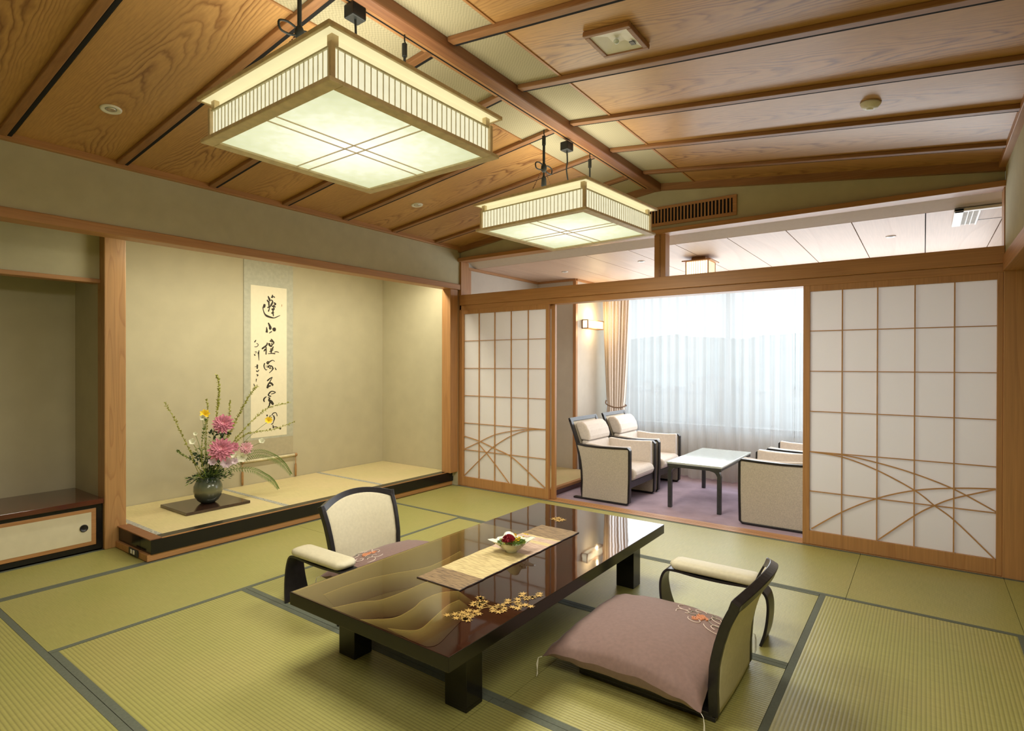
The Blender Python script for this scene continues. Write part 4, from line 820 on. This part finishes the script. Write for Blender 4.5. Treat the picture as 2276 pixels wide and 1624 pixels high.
# ================================================================== PENDANT LANTERNS
def lantern(label, loc, rz):
    c = thing('pendant_lantern', label, 'pendant lamp', loc, rz, 'square paper pendant lanterns'); h = .437; r = h-.052
    b = B(); b.box(-h, h, -h, -r, 0, .016); b.box(-h, h, r, h, 0, .016); b.box(-h, -r, -r, r, 0, .016); b.box(r, h, -r, r, 0, .016); link('bottom_frame', b, 'lantern_wood', c, bevel=.003)
    b = B(); b.box(-r, r, -r, r, .010, .012); link('bottom_paper', b, 'paper_bottom', c)
    b = B()
    for q in (-.030, .030): b.box(q-.0017, q+.0017, -r, r, .006, .010); b.box(-r, r, q-.0017, q+.0017, .006, .010)
    link('cross_bars', b, 'lantern_wood', c)
    s = .408
    for k in range(4):
        R_ = Matrix.Rotation(k*PI/2, 3, 'Z')
        p = B(); p.box(-s+.008, s-.008, -s+.006, -s+.008, .018, .135); p.v = [tuple(R_ @ Vector(q)) for q in p.v]; sp = link('side_paper', p, 'paper_side', c)
        l_ = B(); n = 30
        for i in range(1, n): x = -s+2*s*i/n; l_.box(x-.0015, x+.0015, -s+.003, -s+.006, .018, .135)
        l_.box(-s, s, -s-.001, -s+.008, .016, .023); l_.box(-s, s, -s-.001, -s+.008, .130, .137); l_.v = [tuple(R_ @ Vector(q)) for q in l_.v]; link('side_lattice', l_, 'lantern_slat', sp)
    for x in (-s, s):
        for y in (-s, s): b = B(); b.box(x-.008, x+.008, y-.008, y+.008, .016, .142); b.box(x*.965-.013, x*.965+.013, y*.965-.013, y*.965+.013, .140, .174); link('corner_post', b, 'lantern_wood', c)
    b = B(); q = .385
    for y in (-q, q): b.box(-q, q, y-.001, y+.001, .137, .172); b.box(y-.001, y+.001, -q, q, .137, .172)
    link('upper_paper', b, 'paper_top', c)
    t = .447; b = B(); b.box(-t, t, -t, -t+.012, .170, .186); b.box(-t, t, t-.012, t, .170, .186); b.box(-t, -t+.012, -t+.012, t-.012, .170, .186); b.box(t-.012, t, -t+.012, t-.012, .170, .186)
    b.box(-t+.012, t-.012, -.02, .02, .176, .186); b.box(-t+.012, t-.012, -.29, -.25, .176, .186); b.box(-t+.012, t-.012, .25, .29, .176, .186); link('top_frame', b, 'lantern_wood', c, bevel=.002)
    b = B(); b.box(-t+.012, t-.012, -t+.012, t-.012, .173, .176); link('top_board_glow', b, 'paper_top', c)  # emission stands in for lamplight on the underside of the top board
    zc = 2.8655-loc[2]   # rail height above the lantern
    for y in (-.27, .27):
        k = B(); k.tube([(.01, y, zc), (.01, y, zc-.03), (.014, y, zc-.036), (.01, y, zc-.045)], .0035, 8); k.tube([(.01, y, zc-.042), (.01, y, zc-.10)], .012, 10)
        k.tube([(.01, y, zc-.09), (.01, y, zc-.23)] if y < 0 else [(.01, y, zc-.09), (.01, y, .186)], .0085 if y < 0 else .006, 8); 
        rp = link('hanging_rope', k, 'rope', c)
        if y < 0:
            k = B(); k.ball((.01, y, zc-.245), .019, .019, .032, 12, 8)
            for sg in (-1, 1): k.tube(smooth_path([(.01, y+sg*.01, zc-.23), (.01, y+sg*.05, zc-.222), (.01, y+sg*.085, zc-.235), (.01, y+sg*.078, zc-.265), (.01, y+sg*.035, zc-.265), (.01, y, zc-.25)], 5), .0042, 8)
            link('bow_knot', k, 'rope', rp, smooth=True)
            k = B(); k.tube([(.01, y, zc-.27), (.01, y, zc-.30), (.01, y, zc-.31), (.01, y, zc-.36), (.01, y, zc-.375)], [.004, .008, .015, .017, .014], 12); link('tassel', k, 'rope', rp)
            k = B()
            for sg in (-1, 1):
                a = Vector((.01, y+sg*.02, zc-.265)); e = Vector((sg*.17*0+.01, y+sg*.13, .186))
                for i in range(13): p = a.lerp(e, (i+.1)/13); q_ = a.lerp(e, (i+.75)/13); k.tube([p, q_], .0022 if i % 2 else .0032, 5)
            link('chain', k, 'chain', c)
    k = B(); k.box(-.032, .030, -.036, .036, zc-.058, zc+.0); link('plug_box', k, 'dark_plastic', c, bevel=.006)
    k = B(); k.tube(smooth_path([(0, 0, zc-.05), (.004, 0, zc-.13), (-.004, .004, zc-.20), (.012, .04, .25), (.02, .09, .186)], 6), .005, 8); link('power_cord', k, 'rope', c, smooth=True)
    return c
la = lantern('nearer and larger looking square paper lantern, at the left', (-1.962, 1.56, 2.250), math.radians(-.8))
dup(la, (-1.962, 3.325, 2.228), math.radians(-4.4), 'farther square paper lantern, hanging before the lounge opening')

# ================================================================== CEILING FITTINGS
def on_slope(o, x): o.rotation_euler = (0, math.atan(.1228)*(1 if x > XRIDGE else -1), 0)
for x, y, lab in ((-3.506, 1.187, 'round recessed downlight in the nearest left cedar board'), (-3.505, 3.437, 'round recessed downlight in the left ceiling beyond the near lantern')):
    o = thing('ceiling_downlight', lab, 'downlight', (x, y, zslope(x)-.0015), 0, 'round downlights in the cedar ceiling'); on_slope(o, x)
    b = B(); b.lathe([(.026, -.001), (.042, -.007), (.048, -.005), (.050, 0), (.05, .001)], 32); link('trim_ring', b, 'white_plastic', o, smooth=True)
    b = B(); b.lathe([(.0005, -.0025), (.018, -.005), (.027, -.003)], 24); link('lens', b, 'metal', o, smooth=True)
o = thing('smoke_detector', 'small round white detector on the right ceiling slope', 'smoke detector', (-.229, 3.461, zslope(-.229)-.0015)); on_slope(o, 0)
b = B(); b.lathe([(.0005, -.030), (.026, -.030), (.036, -.024), (.046, -.008), (.048, 0)], 32); link('housing', b, 'white_plastic', o, smooth=True)
b = B(); b.lathe([(.0005, -.034), (.014, -.034), (.016, -.030), (.017, -.029)], 20); link('sensor_cap', b, 'white_plastic', o, smooth=True)
sq = thing('square_ceiling_light', 'square wood framed emergency light in the right ceiling slope', 'ceiling light', (-1.12, 2.333, zslope(-1.12)-.002)); on_slope(sq, 0)
b = B(); h = .112; i_ = .090
b.box(-h, h, -h, -i_, -.022, 0); b.box(-h, h, i_, h, -.022, 0); b.box(-h, -i_, -i_, i_, -.022, 0); b.box(i_, h, -i_, i_, -.022, 0); link('wood_frame', b, 'batten', sq, bevel=.003)
b = B(); b.add([(-i_, -i_, -.016), (i_, -i_, -.016), (i_, i_, -.016), (-i_, i_, -.016), (-.03, -.03, -.001), (.03, -.03, -.001), (.03, .03, -.001), (-.03, .03, -.001)], [(0, 1, 5, 4), (1, 2, 6, 5), (2, 3, 7, 6), (3, 0, 4, 7), (4, 5, 6, 7)]); link('reflector', b, 'white_plastic', sq)
b = B(); b.ball((.0, .0, -.014), .013, .013, .011, 14, 8); link('bulb', b, 'glass_top', sq, smooth=True)
b = B(); b.box(.052, .074, .02, .05, -.019, -.0155); link('switch', b, 'grey_metal', sq)
vg = thing('air_grille', 'long wooden slatted air grille in the gable above the lounge opening', 'air grille', (-1.60, YP+.008, 2.62))
b = B(); a_, c_ = -.40, .385
b.box(a_, c_, -.014, .004, .061, .083); b.box(a_, c_, -.014, .004, -.083, -.055); b.box(a_, a_+.03, -.014, .004, -.055, .061); b.box(c_-.032, c_, -.014, .004, -.055, .061); link('frame', b, 'hinoki_x', vg, bevel=.003)
b = B(); b.box(a_+.03, c_-.032, -.003, .0, -.055, .061); link('dark_backing', b, 'black_gap', vg)
b = B()
for i in range(25): x = a_+.043+i*.0288; b.box(x-.0058, x+.0058, -.011, -.002, -.055, .061)
link('slats', b, 'hinoki_z', vg)

# ================================================================== LOUNGE FITTINGS
def cdl(x, y, lab):
    o = thing('lounge_downlight', lab, 'downlight', (x, y, LC-.001), 0, 'small downlights in the lounge ceiling')
    b = B(); b.lathe([(.018, -.002), (.034, -.006), (.038, 0)], 28); link('trim_ring', b, 'white_plastic', o, smooth=True)
    b = B(); b.lathe([(.0005, -.0015), (.012, -.004), (.019, -.002)], 20); link('lens', b, 'grey_metal', o, smooth=True)
cdl(-.231, 5.722, 'small round downlight in the lounge ceiling at the right'); cdl(-2.40, 5.60, 'small round downlight in the lounge ceiling beside the strut'); cdl(-3.40, 5.72, 'small dark downlight in the lounge ceiling at the far left')
al = thing('air_conditioner', 'ceiling air conditioner outlet with white frame at the right of the lounge ceiling', 'air conditioner', (.28, 5.24, LC-.001))
b = B(); b.box(-.115, -.06, -.27, .27, -.020, 0); b.box(-.115, .9, -.27, -.225, -.020, 0); b.box(.02, .034, -.225, .27, -.020, 0); link('white_frame', b, 'white_plastic', al, bevel=.004)
b = B(); b.box(-.06, .02, -.225, .27, -.006, -.001); link('dark_slot', b, 'grey_metal', al)
b = B()
for i in range(18): y = -.20+i*.026; b.box(-.06, .02, y-.004, y+.004, -.014, -.006)
for x in (-.035, -.008): b.box(x-.003, x+.003, -.225, .27, -.015, -.006)
link('louvres', b, 'white_plastic', al)
b = B(); b.box(.034, .9, .20, .206, -.0015, 0); b.box(-.115, .9, -.292, -.280, -.004, 0, 0); link('panel_joint', b, 'grey_metal', al)
ll = thing('lounge_ceiling_lamp', 'small lit square paper lamp on the lounge ceiling', 'ceiling lamp', (-1.84, 5.78, LC-.001))
b = B(); b.box(-.07, .07, -.07, .07, -.034, 0); b.box(-.145, .145, -.145, .145, -.046, -.034); link('wooden_cap', b, 'hinoki_x', ll, bevel=.003)
b = B(); b.box(-.110, .110, -.110, .110, -.195, -.048); link('paper_shade', b, 'paper_small', ll)
b = B()
for k in range(4):
    R_ = Matrix.Rotation(k*PI/2, 3, 'Z'); s_ = B()
    for i in range(10): x = -.104+.208*i/9; s_.box(x-.0013, x+.0013, -.1135, -.1105, -.197, -.046)
    s_.box(-.116, -.108, -.116, -.108, -.205, -.046); b.add([tuple(R_ @ Vector(q)) for q in s_.v], s_.f)
link('lattice', b, 'hinoki_z', ll)
sn = thing('wall_sconce', 'lit paper wall sconce with thin wooden frame beside the curtain', 'wall lamp', (-3.568, 6.66, 1.855))
b = B(); b.box(0, .008, -.225, .225, -.058, .058)
for y in (-.218, .218):
    for z in (-.053, .053): b.box(0, .088, y-.007, y+.007, z-.005, z+.005)
    b.box(.078, .088, y-.007, y+.007, -.05, .05)
for z in (-.053, .053): b.box(.078, .088, -.218, .218, z-.005, z+.005)
link('frame', b, 'batten', sn)
b = B(); b.box(.008, .080, -.214, .214, -.049, .049); link('paper', b, 'paper_sconce', sn)
for z in (1.95, 1.76):
    d = bpy.data.lights.new('sconce_light', 'POINT'); d.energy = 5 if z > 1.9 else 2.2; d.color = (1, .74, .38); d.shadow_soft_size = 0; q = bpy.data.objects.new('sconce_light', d); COL.objects.link(q); q.location = (-3.44, 6.62, z)

# curtains
def sheer(label, x0, x1, ph):
    b = B(); n = int((x1-x0)*44)
    def f(u, v):
        x = x0+(x1-x0)*u; z = LC-.03-(LC-.03-ZL-.012)*v
        a = .030*(math.sin(2*PI*(x/.115)+ph)+.35*math.sin(4*PI*(x/.115)+ph*2+x*3))*(.55+.45*v)+.018*math.sin(2*PI*x/.31+ph*2+v*1.3)*(.3+v)
        z += .012*v*math.sin(2*PI*x/.36) if v > .9 else 0
        return (x+.012*math.sin(x*31+v*3)*v, YW+a, z)
    b.grid(f, n*3, 24); return tag(link('sheer_curtain', b, 'sheer', smooth=True), label, 'curtain', 'white sheer curtains')
sheer('left white sheer curtain, running from the beige drape to the middle', -3.50, -1.175, 0); sheer('right white sheer curtain, hanging behind the right armchairs', -1.17, 1.45, 1.3)
cd = thing('beige_curtain', 'beige drape gathered with a cord at the left end of the window', 'curtain', (-3.30, 6.88, 0)); b = B()
def fdr(u, v):
    z = LC-.03-(LC-.03-ZL-.015)*v; zt = .79
    k = (z-zt)/(LC-.03-zt) if z > zt else (zt-z)/(zt-ZL)*.55
    k = max(0, k); w_ = .125+.075*min(1, k)**.6 ; cx = -3.305+.012*k
    x = cx+(2*u-1)*w_; y = 6.88+(.020+.014*k)*math.sin(2*PI*u*8+.6*math.sin(z*2))+.012*math.sin(2*PI*u*3)
    return (x+.30-3.30+3.30+3.0, y-6.88, z)
b.grid(fdr, 160, 40); b.v = [(x, y, z) for x, y, z in b.v]; link('drape', b, 'drape', cd, smooth=True)
b = B(); b.tube(smooth_path([(-.155, .02, .85), (-.12, -.045, .81), (-.02, -.055, .775), (.07, -.05, .770), (.125, -.02, .785), (.13, .03, .80), (0, .05, .82), (-.15, .03, .85)], 5), .008, 8); link('tieback', b, 'tie', cd, smooth=True)

# armchairs
def armchair(label, loc, rz):
    c = thing('armchair', label, 'armchair', loc, rz, 'beige armchairs round the lounge table'); WD = .70
    prof = [(.018, .575), (.12, .566), (.28, .562), (.45, .566), (.60, .573), (.618, .555), (.618, .30), (.612, .03), (.590, .012), (.35, .012), (.085, .012), (.080, .10), (.084, .20), (.079, .30), (.066, .40), (.044, .49)]
    for k, (v0, v1) in enumerate(((0, .045), (WD-.045, WD))):
        p = B(); p.prism(prof, 'y', v0+.006, v1-.006 if k == 0 else v1-.006); link('side_panel', p, 'armchair_out', c)
        fr = B(); fr.bar([(u, (v0+v1)/2, w_) for u, w_ in prof], (0, 1, 0), .050, .020, closed=True); fr.box(-.015, .10, v0-.002, v1+.002, .001, .020); link('side_frame', fr, 'ebony', c, bevel=.004)
        a0, a1 = (.045, .105) if k == 0 else (WD-.105, WD-.045)
        a = B(); a.prism([(.08, .25), (.10, .590), (.30, .574), (.50, .578), (.600, .588), (.606, .24)], 'y', a0, a1); link('inner_arm', a, 'armchair_in', c, bevel=.014, seg=3)
    b = B(); b.box(.575, .612, .045, WD-.045, .170, .235); b.box(.08, .12, .045, WD-.045, .17, .235); b.box(.12, .575, .06, WD-.06, .20, .232); link('seat_rail', b, 'ebony', c, bevel=.003)
    b = B(); b.prism([(.10, .236), (.60, .232), (.640, .262), (.650, .30), (.640, .338), (.60, .358), (.35, .362), (.10, .34)], 'y', .108, WD-.108); link('seat_cushion', b, 'armchair_in', c, bevel=.022, seg=4, smooth=False)
    b = B(); b.prism([(.05, .345), (.145, .362), (.135, .45), (.110, .595), (.02, .602)], 'y', .108, WD-.108); link('lower_back_cushion', b, 'armchair_in', c, bevel=.02, seg=4)
    b = B(); b.prism([(.010, .604), (.118, .604), (.122, .65), (.105, .71), (.072, .765), (.03, .800), (-.025, .795), (-.06, .775)], 'y', .108, WD-.108); link('headrest', b, 'armchair_in', c, bevel=.02, seg=4)
    b = B(); P = [(.055, .30), (.040, .45), (.012, .58), (-.03, .70), (-.078, .822)]
    for y in (.065, WD-.065): b.bar([(u-.012, y, w_) for u, w_ in P], (0, 1, 0), .05, .026)
    link('rear_posts', b, 'ebony', c, bevel=.004)
    b = B(); b.bar([(-.090, .04, .818), (-.090, WD-.04, .818)], (-.35, 0, .94), .045, .022); link('top_rail', b, 'ebony', c, bevel=.004)
    b = B(); b.bar([(u-.018, WD/2, w_) for u, w_ in P], (0, 1, 0), WD-.18, .016); link('back_board', b, 'armchair_out', c)
    return c
a1 = armchair('armchair at the left nearest the room, facing right', (-3.0, 5.262, ZL), 0)
dup(a1, (-3.0, 6.035, ZL), 0, 'left armchair nearest the window, behind its twin')
dup(a1, (-.715, 5.985, ZL), PI, 'armchair cut by the right shoji door, seen from its flat side')
dup(a1, (-.665, 6.80, ZL), PI, 'right armchair nearest the window, mostly hidden')
ct = thing('coffee_table', 'pale topped coffee table with slim dark legs between the armchairs', 'coffee table', (-1.805, 6.03, ZL))
b = B(); b.box(-.268, .268, -.565, .565, .436, .456); link('tabletop', b, 'glass_top', ct, bevel=.006, seg=3)
b = B(); b.box(-.262, .262, -.56, -.53, .405, .436); b.box(-.262, .262, .53, .56, .405, .436); b.box(-.262, -.235, -.53, .53, .41, .436); b.box(.235, .262, -.53, .53, .41, .436); link('apron', b, 'grey_metal', ct, bevel=.004)
for sx in (-1, 1):
    for sy in (-1, 1):
        b = B(); x = sx*.240; y = sy*.535; b.bar(smooth_path([(x, y, .002), (x, y, .30), (x, y, .36), (x-sx*.03, y, .405), (x-sx*.08, y, .42)], 5), (0, 1, 0), .036, .036); link('leg', b, 'grey_metal', ct, bevel=.004)

# ================================================================== OUTSIDE
b = B(); b.box(-900, 900, 30, 1400, -31, -30); struct('ground_outside', b, 'town_ground')
b = B(); n = 90
def hz(x, k): return 44+14*math.sin(x/210+1.2+k)+8*math.sin(x/83+k*2)+3*math.sin(x/31)+1.5*math.sin(x/11)
vs = []
for i in range(n+1):
    x = -1500+2400*i/n; vs += [(x, 760, -31), (x, 900, hz(x, 0)), (x, 1100, hz(x, 0)*.8), (x, 1300, -31)]
b.add(vs, [(4*i+j, 4*i+4+j, 4*i+5+j, 4*i+1+j) for i in range(n) for j in range(3)]); struct('hills', b, 'hillside')
rs = random.Random(3)
protos = []
for (w_, d_, h_, rf) in ((11, 9, 7, 1), (22, 14, 16, 0), (16, 12, 11, 0)):
    o = thing('town_house' if rf else 'town_block', 'pale low house in the hazy town beyond the window' if rf else 'pale flat roofed block in the hazy town beyond the window', 'building', (0, 0, -30), 0, 'low houses of the town' if rf else 'flat roofed blocks of the town')
    b = B(); b.box(-w_/2, w_/2, -d_/2, d_/2, 0, h_); link('wall', b, 'town_wall', o)
    b = B()
    if rf: b.prism([(-w_/2-.8, h_), (w_/2+.8, h_), (0, h_+3.6)], 'y', -d_/2-.6, d_/2+.6)
    else: b.box(-w_/2-.3, w_/2+.3, -d_/2-.3, d_/2+.3, h_, h_+.9); b.box(-2, 2, -2, 2, h_+.9, h_+3.4)
    link('roof', b, 'town_roof', o)
    b = B()
    for fz in range(int(h_//3.2)):
        for k in range(int(w_//3)): x = -w_/2+1.6+k*3; b.box(x-.7, x+.7, -d_/2-.06, -d_/2+.02, 1+fz*3.2, 2.5+fz*3.2)
    link('window', b, 'town_roof', o); protos.append(o)
sp = []
for i in range(64):
    r = 95+i*9.5+rs.uniform(-6, 6); a = rs.uniform(-.62, .02); x, y = r*math.tan(a), r
    if any(abs(x-q[0]) < 26 and abs(y-q[1]) < 20 for q in sp): continue
    sp.append((x, y))
for i, (x, y) in enumerate(sp):
    if i < 3: o = protos[i]; o.location = (x, y, -30)
    else: s = protos[0 if rs.random() < .6 else rs.choice((1, 2))]; dup(s, (x, y, -30), rs.uniform(-.4, .4), s['label'])
